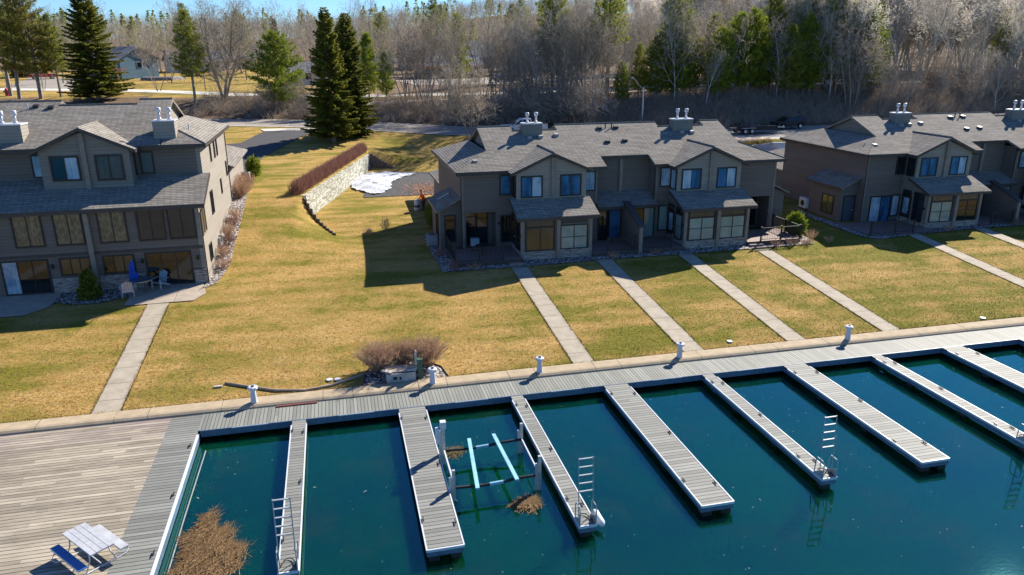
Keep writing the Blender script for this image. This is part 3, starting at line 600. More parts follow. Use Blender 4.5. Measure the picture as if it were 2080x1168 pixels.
def rowhouse(root, off, variant):
    L, Rr, yw = 8.28, 32.1, 49.3
    # main walls
    bs = [(11.8,17.98,yw,yw+.2,1.6,7.3),(22.45,28.4,yw,yw+.2,1.6,7.3)]
    if variant == 'mid':
        bs += [(L,8.5,yw,yw+.2,1.6,7.3),(8.5,10.62,yw,yw+.2,4.62,7.3),(10.62,11.8,yw,yw+.2,1.6,7.3),(8.5,10.62,yw,yw+.2,1.6,2.15)]
        bs += [(8.45,8.5,yw+.2,yw+1.2,1.6,4.7),(10.62,10.67,yw+.2,yw+1.2,1.6,4.7),(8.5,10.62,yw+1.2,yw+1.3,1.6,4.7)]
    else: bs += [(L,11.8,yw,yw+.2,1.3,7.3)]
    bs += [(28.4,29.9,yw,yw+.2,1.6,7.3),(29.9,31.8,yw,yw+.2,4.68,7.3),(31.8,Rr,yw,yw+.2,1.6,7.3),(29.85,29.9,yw+.2,yw+1.5,1.6,4.8),(31.8,31.85,yw+.2,yw+1.5,1.6,4.8),(29.9,31.8,yw+1.5,yw+1.6,1.6,4.8)]
    bs += [(17.98,22.45,50.6,50.8,4.6,7.9),(17.98,22.45,yw,yw+.2,1.6,4.6),(17.88,17.98,yw+.2,50.8,1.6,7.5),(22.45,22.55,yw+.2,50.8,1.6,7.5)]
    wallb(root, off, bs, SID)
    wallb(root, off, [(L,L+.18,yw+.2,60.6,.8,7.4)], SID, 'side_wall'); wallb(root, off, [(Rr-.18,Rr,yw+.2,60.6,.8,7.4)], SID, 'side_wall')
    wallb(root, off, [(L+.18,Rr-.18,60.4,60.6,.8,7.4)], SID, 'back_wall')
    for q in ((L-.02,L+.1,yw-.025,yw-.002,1.9,7.27),(Rr-.1,Rr+.02,yw-.025,yw-.002,1.9,7.27),(17.88,17.99,yw-.025,yw-.002,4.7,7.27),(22.44,22.55,yw-.025,yw-.002,4.7,7.27)): MB(off).box(*q).build('corner_trim', TRIM, root)
    segs = [(10.45,13.0,54.85),(13.0,16.4,54.15),(16.4,24.6,54.85),(24.6,28.4,54.15),(28.4,30.0,54.85)]
    dutch_roof(root, off, 7.85, 32.6, 48.85, 7.5, 60.9, segs, 2.6, [(18.5,22.15,50.2)])
    MB(off).tube([(7.87,48.78,7.38),(8.2,49.22,7.1),(8.2,49.22,2.1)], .035, 6).build('downspout', DARK, root)
    MB(off).tube([(22.1,48.8,7.35),(22.3,49.22,7.1),(22.3,49.22,4.9)], .035, 6).build('downspout', DARK, root)
    MB(off).box(20.1, 20.35, 50.42, 50.6, 4.9, 7.75).build('pilaster', TRIM, root)
    chimney(root, off, 13.6, 15.05, 53.3, 54.1, 9.2, 10.14); chimney(root, off, 25.5, 27.1, 53.3, 54.1, 9.2, 10.14)
    for x, y in ((14.0,53.3),(14.85,53.35),(16.1,53.5),(26.1,53.4),(26.9,53.3),(19.7,52.3),(21.1,52.4),(19.75,54.3),(21.1,54.35)): roofvent(root, off, x, y-.25, 7.5+SL*(y-.25-48.85), m=VENTM if x not in (19.7,21.1,19.75) else DARK)
    for x in (20.25, 20.75): roofvent(root, off, x, 54.1, 7.5+SL*5.25, True, DARK)
    roofvent(root, off, 9.1, 51.0, 7.75, True); roofvent(root, off, 9.4, 50.2, 7.95)
    # bays
    lowerp = {'mid': ([AMB, AMB], [BLT, BLT], [BLT, BLT], [BLT, BLT]), 'right': ([BLT, BLT], [GLS, GLS], [BLT, BLB], [BLT, BLT])}[variant]
    upperp = {'mid': ([BLB, BLW], [BLB, BLB], [BLW, BLB], [BLB, BLW]), 'right': ([BLB, BLB], [BLB, BLW], [BLW, BLB], [BLB, BLW])}[variant]
    for bi, dx in enumerate((0, 11.75)):
        o = (off[0]+dx, off[1], off[2])
        bay(root, o, 11.82, 16.75, 14.33, 48.1, 5.3, 7.5, 8.72, yw, SIDL, 52.0, None)
        window(root, o, (12.2,48.1,5.8), 1.35, 1.3, panes=upperp[bi*2]); window(root, o, (14.95,48.1,5.8), 1.35, 1.3, panes=upperp[bi*2+1])
        window(root, o, (11.82,49.05,5.75), .7, 1.3, u=(0,-1,0), n=(-1,0,0), cols=1, panes=[BLW if bi else GLS])
        # lower bay
        w = MB(o); w.box(11.72, 16.55, 46.3, yw, 2.42, 4.62); w.box(11.72, 16.55, 46.3, yw, 1.4, 1.8)
        w.prism([(11.76,46.35,4.62),(11.76,yw,4.62),(11.76,yw,5.5),(11.76,48.3,5.35)], (4.75,0,0)); w.build('bay_wall', SID if bi else SIDG, root)
        MB(o).box(11.68, 16.59, 46.24, yw, 1.8, 2.42).box(11.66, 16.61, 46.2, yw, 2.36, 2.44).build('stone_base', STONE, root)
        MB(o).slab([(11.35,45.93,4.78),(17.02,45.93,4.78),(17.02,48.35,5.72),(11.35,48.35,5.72)], .14).build('lower_roof', SHI, root)
        MB(o).box(11.33, 17.04, 45.9, 45.93, 4.56, 4.76).prism([(11.31,45.93,4.58),(11.31,48.3,5.5),(11.31,48.3,5.7),(11.31,45.93,4.77)], (.04,0,0)).box(11.4, 17, 45.94, 46.3, 4.6, 4.62).build('lower_fascia', FASC, root)
        MB(o).box(14.08, 14.33, 46.08, 46.2, 1.6, 4.55).build('pilaster', TRIM, root)
        MB(o).box(11.64, 11.84, 46.22, 46.24, 1.75, 4.6).box(16.42, 16.62, 46.22, 46.24, 1.75, 4.6).build('corner_trim', TRIM, root)
        if bi == 0 and variant == 'mid':
            window(root, o, (12.05,46.3,2.5), 1.85, 1.98, panes=lowerp[0]+[AMB], topbar=.42); window(root, o, (14.45,46.3,2.5), 1.8, 1.55, rows=2, panes=lowerp[1])
            MB(o).box(14.45, 16.3, 46.28, 46.298, 4.2, 4.52).build('trim_panel', FASC, root)
        else:
            window(root, o, (12.05,46.3,2.5), 1.85, 1.98, rows=2, panes=lowerp[bi*2]+[AMB], topbar=.42); window(root, o, (14.45,46.3,2.5), 1.8, 1.98, rows=2, panes=lowerp[bi*2+1]+[AMB], topbar=.42)
        # bay side: door and window with transoms
        s = dict(u=(0,-1,0), n=(-1,0,0))
        door(root, o, (11.72,48.95,2.15), .85, 2.0, lite=BLW if variant == 'right' or bi else GLS, m=DARK, **s); window(root, o, (11.72,47.7,2.45), .9, 1.65, rows=2, cols=1, panes=[BLT if bi else GLS], **s)
        window(root, o, (11.72,48.9,4.28), .7, .25, cols=1, **s); window(root, o, (11.72,47.7,4.25), .9, .28, cols=1, **s)
        MB(o).box(11.6, 11.72, 46.55, 46.65, 3.4, 3.6).build('wall_lamp', BLK, root)
    # upper windows on main wall
    window(root, off, (10.98,yw,5.82), .68, 1.25, cols=1, panes=[BLB if variant == 'mid' else GLS]); window(root, off, (17.1,yw,5.82), .68, 1.25, cols=1, panes=[BLW]); window(root, off, (22.85,yw,5.85), .7, 1.25, cols=1, panes=[BLW])
    # middle recess
    MB(off).slab([(17.95,48.75,4.66),(22.48,48.75,4.66),(22.48,50.62,5.45),(17.95,50.62,5.45)], .13).build('lower_roof', SHI, root)
    MB(off).box(17.95, 22.48, 48.71, 48.745, 4.42, 4.64).build('lower_fascia', FASC, root)
    MB(off).prism([(19.95,46.1,1.6),(19.95,yw,1.6),(19.95,yw,4.9),(19.95,48.7,4.75),(19.95,46.1,3.72)], (.3,0,0)).build('wing_wall', SID, root)
    MB(off).slab([(19.85,45.98,3.78),(20.35,45.98,3.78),(20.35,48.9,4.95),(19.85,48.9,4.95)], .1).build('wing_cap', FASC, root)  # dark fascia colour stands in for the shade on this shingled cap
    MB(off).box(19.97, 20.23, 46.02, 46.098, 1.7, 3.64).build('corner_trim', TRIM, root)
    window(root, off, (18.2,yw,2.1), 1.6, 2.15, panes=[GLS, BLB], name='patio_door'); window(root, off, (20.9,yw,2.1), 1.5, 2.15, panes=[GLS, BLT], name='patio_door')
    if variant == 'mid':
        window(root, (off[0],off[1]+1.2,off[2]), (8.55,yw,2.18), 1.65, 2.3, panes=[GLS, GLS], name='patio_door')
        window(root, off, (11.0,yw,2.5), .62, 1.75, cols=1, panes=[GLS]); window(root, off, (22.85,yw,2.6), .62, 1.75, cols=1, panes=[BLT])
        MB(off).box(10.78, 10.88, yw-.1, yw, 3.7, 3.9).build('wall_lamp', BLK, root)
    else:
        window(root, off, (9.05,yw,1.95), 1.75, 2.05, panes=[BLW, BLB], name='patio_door'); window(root, off, (11.0,yw,2.45), .6, 1.6, cols=1, panes=[BLW])
    window(root, (off[0],off[1]+1.5,off[2]), (30.0,yw,2.18), 1.6, 2.3, panes=[BLW, GLS], name='patio_door')
    # decks
    def deck(x0, x1, y0, y1, z, rails, pst):
        d = MB(off).box(x0, x1, y0, y1, z-.06, z).build('deck', DECKX, root)
        k = MB(off); k.box(x0, x1, y0-.02, y0-.001, z-.45, z-.005); k.box(x0-.02, x0-.001, y0, y1, z-.45, z-.005); k.box(x1+.001, x1+.02, y0, y1, z-.45, z-.005); k.build('deck_skirt', FASC, d)
        for r in rails: railing(d, off, r, z)
        posts(d, off, pst, z); return d
    if variant == 'mid':
        deck(7.1, 11.66, 45.75, yw-.01, 2.12, [[(7.15,45.8),(8.75,45.8)],[(8.75,45.8),(10.35,45.8)],[(7.15,45.8),(7.15,49.9)]], [(7.15,45.8),(8.75,45.8),(10.35,45.8),(7.15,49.9)])
    else:
        d = deck(6.1, 11.66, 45.3, yw-.01, 2.05, [[(6.15,45.35),(8.3,45.35)],[(8.3,45.35),(9.9,45.35)]], [(6.15,45.35),(8.3,45.35),(9.9,45.35)])
    deck(16.64, 19.94, 46.0, yw-.01, 2.08, [[(17.7,46.05),(19.7,46.05)]], [(17.7,46.05),(19.7,46.05)])
    deck(20.26, 23.4, 46.0, yw-.01, 2.08, [[(20.4,46.05),(22.4,46.05)]], [(22.4,46.05)])
    d = deck(28.32, 32.55, 46.0, yw-.01, 2.12, [[(29.35,46.05),(30.95,46.05)],[(30.95,46.05),(32.5,46.05)],[(32.5,46.05),(32.5,47.9)],[(32.5,47.9),(32.5,49.6)]], [(29.35,46.05),(30.95,46.05),(32.5,46.05),(32.5,47.9),(32.5,49.6)])
    if variant == 'mid': MB(off).box(10.67, 11.6, 45.4, 45.72, 1.6, 1.96).build('step', DECKX, root)
    for k in range(3): MB(off).box(28.34, 29.4, 45.98-.3*(k+1), 45.97-.3*k, 1.4, 2.12-.14*(k+1)).build('step', DECKX, root)
    # side bump-outs with shed roofs
    for sgn, xw in ((-1, L), (1, Rr)):
        xo = xw+sgn*1.45; a, b = min(xo, xw), max(xo, xw)
        o2 = off
        MB(o2).box(a, b, 50.1, 54.2, .9, 4.72).prism([(xo,50.1,4.72),(xw,50.1,4.72),(xw,50.1,5.3)], (0,4.1,0)).build('entry_wall', SID, root)
        r = MB(o2); r.slab([(xo+sgn*.25,49.75,4.78),(xw,49.75,5.58),(xw,54.5,5.58),(xo+sgn*.25,54.5,4.78)], .13); r.build('entry_roof', SHI, root)
        f = MB(o2); q0, q1 = sorted((xo+sgn*.25, xo+sgn*.28)); f.box(q0, q1, 49.75, 54.5, 4.6, 4.77); f.build('entry_fascia', TRIM if sgn < 0 and variant == 'mid' else FASC, root)
    if variant == 'mid':
        window(root, off, (7.2,50.1,2.55), .62, 1.75, cols=1, panes=[GLS]); window(root, off, (6.83,51.9,2.55), .9, 1.7, u=(0,-1,0), n=(-1,0,0), panes=[GLS])
        MB(off).lbox((6.95,52.4,5.01), (.89,0,.45), (-.45,0,.89), .1, 1.0, 0, .12, 0, .04, w=(0,1,0)).build('skylight', ALU, root)
    else:
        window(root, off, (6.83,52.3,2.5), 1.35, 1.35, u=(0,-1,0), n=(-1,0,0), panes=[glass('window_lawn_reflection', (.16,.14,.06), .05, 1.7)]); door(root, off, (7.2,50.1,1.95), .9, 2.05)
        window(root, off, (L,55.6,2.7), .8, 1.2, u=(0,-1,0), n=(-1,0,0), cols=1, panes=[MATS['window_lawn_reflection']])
    # garages behind
    for a, b in ((8.9, 15.5), (25, 31.5)):
        wallb(root, off, [(a,b,60.61,68.6,.8,4.4)], SIDG, 'garage_wall'); MB(off).box(a-.03, a, 60.7, 68.62, 1.5, 2.9).build('stone_base', STONE, root)
        m_ = (a+b)/2; MB(off).slab([(a-.4,60.62,4.45),(m_,60.62,5.7),(m_,66.5,5.7),(a-.4,69,4.45)], .15).slab([(m_,60.62,5.7),(b+.4,60.62,4.45),(b+.4,69,4.45),(m_,66.5,5.7)], .15).slab([(a-.4,69,4.45),(m_,66.5,5.7),(b+.4,69,4.45)], .15).build('garage_roof', SHI, root)
        MB(off).tube([(a-.42,60.9,4.35),(a-.1,60.75,4.1),(a-.1,60.75,2)], .035, 6).build('downspout', DARK, root)
mid = empty('townhouse_row', (20.2, 52, 1.8), 'middle two storey brown townhouse row with white pickup truck behind its roof', 'townhouses')
rowhouse(mid, (0, 0, 0), 'mid')
rgt = empty('townhouse_row', (52.6, 52.8, 1.7), 'right hand brown townhouse row running off the right edge, white air conditioner on its side', 'townhouses')
rowhouse(rgt, (32.4, .8, -.1), 'right')
# left three storey walkout building
lb = empty('townhouse_row', (-17, 50, 1.8), 'left three storey brown townhouse with sunlit beige side wall and long row of big windows', 'townhouses')
Z = (0, 0, 0); XL = -30
wallb(lb, Z, [(XL,-8.3,46.4,46.6,1.2,6.62),(XL,-8.3,49.5,49.7,7.6,9.85)], SID)
MB().prism([(-8.05,46.4,1.0),(-8.05,61,1.0),(-8.05,61,9.8),(-8.05,49.5,9.8),(-8.05,49.5,7.85),(-8.05,46.4,6.62)], (-.249,0,0)).build('side_wall', SIDL, lb)
wallb(lb, Z, [(XL,-8.3,60.8,61,1.2,9.8)], SID, 'back_wall')
dutch_roof(lb, Z, -31, -7.62, 49.0, 9.95, 61.0, [(-28.4,-19.8,55.0),(-19.8,-16.9,55.),(-16.9,-15.75,54.35),(-15.75,-12.25,54.35),(-12.25,-10.2,55.0)], 2.5, [], wall=SIDL)
MB().slab([(XL-.3,45.98,6.8),(-7.68,45.98,6.8),(-7.68,49.52,8.08),(XL-.3,49.52,8.08)], .15).build('lower_roof', SHI, lb)
MB().box(XL, -7.66, 45.94, 45.975, 6.56, 6.78).prism([(-7.67,45.98,6.6),(-7.67,49.6,7.9),(-7.67,49.6,8.1),(-7.67,45.98,6.78)], (.035,0,0)).build('lower_fascia', FASC, lb)
for dx in (0, -9.3): bay(lb, (dx, 0, 0), -16.62, -11.8, -14.22, 48.3, 7.3, 9.9, 11.17, 49.5, SIDG, 52.1, None)
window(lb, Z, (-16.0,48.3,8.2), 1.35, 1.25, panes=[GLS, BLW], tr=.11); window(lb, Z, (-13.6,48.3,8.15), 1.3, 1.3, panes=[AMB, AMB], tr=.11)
window(lb, Z, (-11.45,49.5,8.25), .6, 1.2, cols=1, panes=[AMB]); window(lb, Z, (-11.8,49.2,8.25), .6, 1.2, u=(0,1,0), n=(1,0,0), cols=1)
window(lb, Z, (-17.4,49.5,8.25), .6, 1.2, cols=1, panes=[BLW])
chimney(lb, Z, -10.6, -9.35, 49.75, 50.9, 10.1, 11.3, SIDL); chimney(lb, Z, -19.3, -17.75, 49.75, 50.9, 10.1, 11.3, SIDL)
for x, y in ((-9.6,52.6),(-17.3,54.0),(-18.2,54.2)): roofvent(lb, Z, x, y, 9.95+SL*(y-49)-(1.5 if x > -10 else 0)+.0, m=DARK)
roofvent(lb, Z, -9.0, 52.4, 10.45, True, WHITE); roofvent(lb, Z, -18.6, 53.9, 11.8, True, STEEL)
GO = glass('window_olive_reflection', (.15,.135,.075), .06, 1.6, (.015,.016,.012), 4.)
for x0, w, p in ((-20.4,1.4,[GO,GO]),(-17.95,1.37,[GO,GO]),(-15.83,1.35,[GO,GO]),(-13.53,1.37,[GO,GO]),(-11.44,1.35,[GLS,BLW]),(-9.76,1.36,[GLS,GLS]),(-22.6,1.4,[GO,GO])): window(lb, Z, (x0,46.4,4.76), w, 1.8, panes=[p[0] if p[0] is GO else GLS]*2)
for x in (-14.15, -21.4, -25): MB().box(x-.13, x+.13, 46.18, 46.398, 2.0, 6.5).build('pilaster', TRIM, lb)
MB().box(XL, -14.28, 46.36, 46.398, 4.05, 4.2).box(-14.0, -8.06, 46.36, 46.398, 4.05, 4.2).build('band_trim', FASC, lb)
MB().box(-16.5, -14.3, 46.3, 46.4, 1.7, 2.75).box(-14.0, -11.5, 46.3, 46.4, 1.7, 2.75).box(-8.75, -8.03, 46.3, 46.4, 1.7, 2.75).box(-8.04, -8.0, 46.4, 61, 1.7, 2.3).build('stone_base', STONE, lb)
window(lb, Z, (-18.95,46.4,1.98), 2.3, 1.88, cols=3, panes=[BLW, GLS, GLS], name='patio_door'); window(lb, Z, (-11.3,46.4,1.98), 2.4, 1.88, cols=3, panes=[GLS, GLS, GLS], name='patio_door')
window(lb, Z, (-15.9,46.4,2.95), 1.5, .9, cols=3, panes=[AMB]); window(lb, Z, (-13.6,46.4,2.9), 1.55, .95, cols=3, panes=[GLS, AMB, AMB])
for x in (-16.35, -11.55, -8.45): MB().box(x-.06, x+.06, 46.2, 46.35, 3.35, 3.6).build('wall_lamp', BLK, lb)
sx = dict(u=(0,1,0), n=(1,0,0))
for y in (53.2, 55.0, 56.2): window(lb, Z, (-8.05,y,8.3), .32, 1.15, cols=1, tr=.05, sash=FASC, **sx)
window(lb, Z, (-8.05,51.1,5.15), .85, 1.4, tr=.06, **sx); window(lb, Z, (-8.05,56.2,5.6), .35, .95, cols=1, tr=.05, **sx); window(lb, Z, (-8.05,59.8,6.3), .35, 1.0, cols=1, tr=.05, **sx)
window(lb, Z, (-8.05,46.8,4.76), 1.35, 1.75, tr=.06, panes=[AMB], sash=TRIM, **sx); window(lb, Z, (-8.05,48.2,2.75), .9, .95, tr=.06, **sx)
MB().tube([(-7.72,46.0,6.6),(-8.0,46.33,6.2),(-8.0,46.33,1.9)], .035, 6).build('downspout', DARK, lb); MB().tube([(-7.7,60.9,9.8),(-8.0,60.9,9.5),(-8.0,60.9,4.2)], .035, 6).build('downspout', DARK, lb)
MB().box(-8.1, -7.9, 51.9, 52.2, 2.7, 3.3).box(-8.1,-7.85,52.4,52.75,2.9,3.4).build('electric_meter', STEEL, lb)
wallb(lb, Z, [(-14,-8.05,61.01,71.2,2,6.5)], SIDL, 'garage_wall'); MB().box(-8.049, -8.0, 61.0, 71.2, 3.4, 5.0).build('stone_base', STONE, lb)
MB().slab([(-11,61.02,8.0),(-7.6,61.02,6.75),(-7.6,71.7,6.75),(-11,69,8.0)], .15).slab([(-7.6,71.7,6.75),(-14.4,71.7,6.75),(-11,69,8.0)], .15).slab([(-14.4,61.02,6.75),(-11,61.02,8.0),(-11,69,8.0),(-14.4,71.7,6.75)], .15).build('garage_roof', SHI, lb)
# retaining wall
rw = empty('retaining_wall', (0, 73, 2.3), 'pale weathered block retaining wall with stepped ends below the brown hedge', 'retaining wall')
a_, b_ = Vector((-2.5, 62, 0)), Vector((3.8, 84, 0)); d_ = (b_-a_).normalized(); n_ = Vector((d_.y, -d_.x, 0)); mb = MB()
K = 20
for i in range(K):
    p0, p1 = a_+(b_-a_)*i/K, a_+(b_-a_)*(i+1)/K; zt = 4.05+.25*i/K; zb = 1.9
    mb.add([tuple(p0+n_*.15+Vector((0,0,zb))), tuple(p1+n_*.15+Vector((0,0,zb))), tuple(p1+n_*.05+Vector((0,0,zt))), tuple(p0+n_*.05+Vector((0,0,zt))),
            tuple(p0-n_*.35+Vector((0,0,zb))), tuple(p1-n_*.35+Vector((0,0,zb))), tuple(p1-n_*.35+Vector((0,0,zt))), tuple(p0-n_*.35+Vector((0,0,zt)))],
           [(0,1,2,3),(5,4,7,6),(3,2,6,7),(4,5,1,0),(0,3,7,4),(1,5,6,2)])
mb.build('wall_face', BLOCK, rw)
TIMB = simple('old_timber', (.13, .105, .085), .9, .2, .3, 4)
mb = MB(); tp = [(-2.62,61.8),(-2.55,60.7),(-2.2,59.6),(-1.7,58.5),(-1.2,57.4),(-.75,56.3),(-.3,55.2)]
for i in range(6):
    p0, p1 = Vector((*tp[i], 0)), Vector((*tp[i+1], 0)); u = (p1-p0); l = u.length; u.normalize(); n = (-u.y, u.x, 0)
    for k in range(2): q = p0+u*(l/2*k); zt = H(q.x-.3, q.y)+.05; mb.lbox((q.x,q.y,0), tuple(u), n, .02, l/2-.1, zt-1.6, zt, -.06, .06)
mb.build('stepped_end', TIMB, rw)
mb = MB()
for i in range(9):
    x0 = 3.9+i*.3; mb.box(x0, x0+.29, 83.75-i*.1, 84.1-i*.1, 1.9, 4.35-i*.2)
mb.build('return_wall', TIMB, rw)
# ---------------------------------------------------------------- vegetation
def tri_mesh(name, T, m):
    T = np.asarray(T, dtype=np.float32); k = T.shape[1]; n = len(T); me = bpy.data.meshes.new(name)
    me.vertices.add(n*k); me.vertices.foreach_set('co', T.reshape(-1)); me.loops.add(n*k); me.loops.foreach_set('vertex_index', np.arange(n*k, dtype=np.int32))
    me.polygons.add(n); me.polygons.foreach_set('loop_start', np.arange(0, n*k, k, dtype=np.int32)); me.polygons.foreach_set('loop_total', np.full(n, k, dtype=np.int32))
    me.materials.append(m); me.update(calc_edges=True); return me
def link(name, me, parent=None, loc=(0, 0, 0)):
    o = bpy.data.objects.new(name, me); S.collection.objects.link(o); o.location = loc
    if parent: o.parent = parent
    return o
def vtube(mb, pts, rs, n): mb.tube(pts, rs, n, cap=False)
def bare_proto(seed, h, spread=.55, trunks=1, first=.25, n1=13, n2=7, n3=4, n4=3, up=.35, tw=.034, lean=0., catkin=0, thick=1.):
    r = random.Random(seed); mb = MB(); tw_ = []
    def rv(s): return Vector((r.gauss(0, s), r.gauss(0, s), r.gauss(0, s)))
    def grow(p, d, L, rad, lv):
        k = 5 if lv == 0 else 3 if lv < 3 else 2
        pts = [p.copy()]; q = p.copy(); dd = d.copy()
        for i in range(k):
            dd = (dd+rv(.09 if lv == 0 else .16)+Vector((0, 0, up*.22 if lv else .05))).normalized(); q = q+dd*L/k; pts.append(q.copy())
        if lv >= 3:
            w = dd.cross(Vector((r.uniform(-1, 1), r.uniform(-1, 1), r.uniform(-1, 1)))).normalized()*tw*(.8 if lv == 3 else .6)
            tw_.append((tuple(pts[0]-w), tuple(pts[0]+w), tuple(pts[-1])))
            if catkin and lv == 4:
                for e in range(4):
                    c = pts[-1].lerp(pts[0], r.random()*.8); q = rv(1).normalized()*catkin; q2 = rv(1).normalized()*catkin; tw_.append((tuple(c), tuple(c+q), tuple(c+q2)))
        else:
            rs = [rad*(1-.82*i/k) for i in range(k+1)]
            vtube(mb if lv < 2 else mb, pts, rs, 6 if lv == 0 else 4 if lv == 1 else 3)
        if lv >= 4: return
        nn = (n1, n2, n3, n4)[lv]; f0 = first if lv == 0 else .22
        for j in range(nn):
            t = f0+(1-f0)*(j+r.random()*.8)/nn; a = min(k-1, int(t*k)); f = t*k-a; bp = pts[a].lerp(pts[a+1], min(1, f))
            ax = (pts[a+1]-pts[a]).normalized(); o = ax.cross(Vector((math.cos(j*2.4+r.random()), math.sin(j*2.4+r.random()), r.uniform(-.3, .3)))).normalized()
            sp = spread*(1.15-.5*t) if lv == 0 else .75
            nd_ = (ax*(1-.25*sp)+o*sp*1.15).normalized()
            Lc = L*((.62-.38*t) if lv == 0 else (.58-.25*t))*r.uniform(.75, 1.2)
            grow(bp, nd_, Lc, max(.012, rad*(1-.8*t)*.5), lv+1)
    for t in range(trunks):
        a = t*6.28/max(1, trunks)+seed; d = Vector((math.cos(a)*.28*(trunks > 1)+lean, math.sin(a)*.28*(trunks > 1), 1)).normalized()
        grow(Vector((math.cos(a)*.2*(trunks > 1), math.sin(a)*.2*(trunks > 1), -.2)), d, h*r.uniform(.85, 1), (h*.0085/(trunks**.3)+.02)*thick, 0)
    return mb, np.array(tw_)
PRO = {}
def mk_bare(key, seed, h, bark, twig, **kw):
    mb, T = bare_proto(seed, h, **kw); me = bpy.data.meshes.new('trunk'); me.from_pydata(mb.v, [], mb.f); me.materials.append(bark)
    PRO[key] = (me, tri_mesh('crown', T, twig), h)
mk_bare('b1', 1, 12, BARK, TWIG); mk_bare('b2', 2, 13, BARK, TWIGG, spread=.42, first=.3, n1=16); mk_bare('b6', 22, 12, BARKP, TWIGG, spread=.5, first=.2, n1=16, n2=8); mk_bare('b3', 3, 11, BARK, TWIG, trunks=3, n1=9, n2=6)
mk_bare('b4', 4, 14, BARKP, TWIGG, spread=.35, first=.4); mk_bare('b5', 6, 9, BARK, TWIGR, trunks=4, n1=8, n2=6, spread=.6); mk_bare('big', 8, 15, BARK, TWIG, thick=2.3, trunks=5, n1=13, n2=8, n3=6, spread=.85, lean=.1, first=.2)
mk_bare('p1', 11, 17, BARKP, TWIGP, spread=.34, first=.25, n1=18, n2=8, n3=7, n4=5, up=.6, tw=.02, lean=.1, catkin=.13); mk_bare('p2', 12, 19, BARKP, TWIGP, spread=.3, first=.22, n1=20, n2=8, n3=7, n4=5, up=.6, tw=.02, lean=.16, catkin=.13)
mk_bare('multi', 31, 12, BARK, TWIG, trunks=6, n1=12, n2=8, n3=6, spread=.7, first=.12, up=.5, thick=1.35)
mk_bare('sm', 14, 6.5, BARK, TWIG, trunks=5, n1=9, n2=7, n3=6, spread=.7, first=.12, up=.5)
mk_bare('shrub', 15, 2.6, BARK, TWIGR, trunks=7, n1=6, n2=5, n3=4, spread=.7, first=.1, up=.6)
mk_bare('cap', 16, 4.5, BARKP, TWIGG, trunks=6, n1=8, n2=7, n3=5, spread=.8, first=.1)
def conifer(seed, h, rb, kind='spruce', dens=1., first=.05):
    r = np.random.RandomState(seed); T = []; mb = MB()
    mb.tube([(0,0,-.3),(0,0,h*.5),(0,0,h*.98)], [h*.014+.04, h*.008+.02, .01], 6)
    z = h*first; ang = 0
    while z < h*.985:
        t = z/h; k = r.randint(4, 7) if kind == 'spruce' else r.randint(3, 6)
        prof = (1-t)**.82*(.55+.45*min(1, t/.12)) if kind == 'spruce' else (1-t**1.9)**.8*(.5+.5*min(1, t/.3))
        for j in range(k):
            ang += 2.4+r.uniform(-.3, .3); L = rb*prof*r.uniform(.72, 1.18)+.12; a = ang
            e0 = (-.25 if t < .5 else .1+.5*(t-.5)) if kind == 'spruce' else r.uniform(0., .35)+.3*t
            d = np.array([math.cos(a), math.sin(a), 0.]); ns = max(3, int(L*(11 if kind == 'spruce' else 10)*dens))
            if kind != 'spruce':
                mb.tube([(0,0,z),tuple(d*L*.5+np.array([0,0,z+L*.5*e0])),tuple(d*L*.95+np.array([0,0,z+L*e0*1.1]))], [.02+.009*L,.014+.004*L,.008], 3, cap=False)
                side = np.array([-d[1], d[0], 0.]); npf = max(3, int(L*3.2*dens))
                for i in range(npf):
                    f = .22+.8*(i+r.rand())/npf; lat = r.uniform(-1, 1)*L*.3*(1.15-f*.7)
                    c = d*L*f+side*lat+np.array([0, 0, z+L*f*e0+.08*L*f*f+r.uniform(-.08, .08)]); m_ = 13; pr_ = .2+.1*r.rand()
                    for q_ in range(m_):
                        dd = r.normal(size=3)+d*.7+np.array([0, 0, .55]); dd /= np.linalg.norm(dd); p = c+r.normal(size=3)*.1; l = pr_*r.uniform(1.1, 2.); w = .035+.03*r.rand()
                        u = np.cross(dd, r.normal(size=3)); u /= np.linalg.norm(u)+1e-6; T.append((p-u*w*.5, p+dd*l*.45+u*w, p+dd*l, p+dd*l*.45-u*w))
                continue
            for i in range(ns):
                f = (i+.5+r.uniform(-.4, .4))/ns
                if f < .12: continue
                p = d*L*f+np.array([0, 0, z+L*f*e0+L*.22*f*f])
                for s_ in (-1, 1, 0):
                    sd = s_*r.uniform(.5, 1.1); dd = np.array([math.cos(a+sd), math.sin(a+sd), r.uniform(-.65, .1)]); l = (.24+.36*(1-f)*min(1.6, L))*r.uniform(.7, 1.3); w = .07+.04*r.rand()
                    u = np.cross(dd, r.normal(size=3)); u /= np.linalg.norm(u)+1e-6; q = p+dd*l
                    T.append((p-u*w*.5, p+dd*l*.45+u*w, q, p+dd*l*.45-u*w))
        z += (.24 if kind == 'spruce' else .42)*(h/12)**.4*r.uniform(.8, 1.2)
    return mb, np.array(T)
def mk_con(key, seed, h, rb, m, kind, bark=BARK, **kw):
    mb, T = conifer(seed, h, rb, kind, **kw); me = bpy.data.meshes.new('trunk'); me.from_pydata(mb.v, [], mb.f); me.materials.append(bark)
    PRO[key] = (me, tri_mesh('crown', T, m), h)
mk_con('s1', 1, 14.5, 3.3, SPRU, 'spruce', dens=1.35, first=.07); mk_con('s2', 2, 14, 2.5, SPRU, 'spruce', dens=1.3, first=.03); mk_con('s3', 3, 16, 4.0, SPRU, 'spruce', dens=1.1)
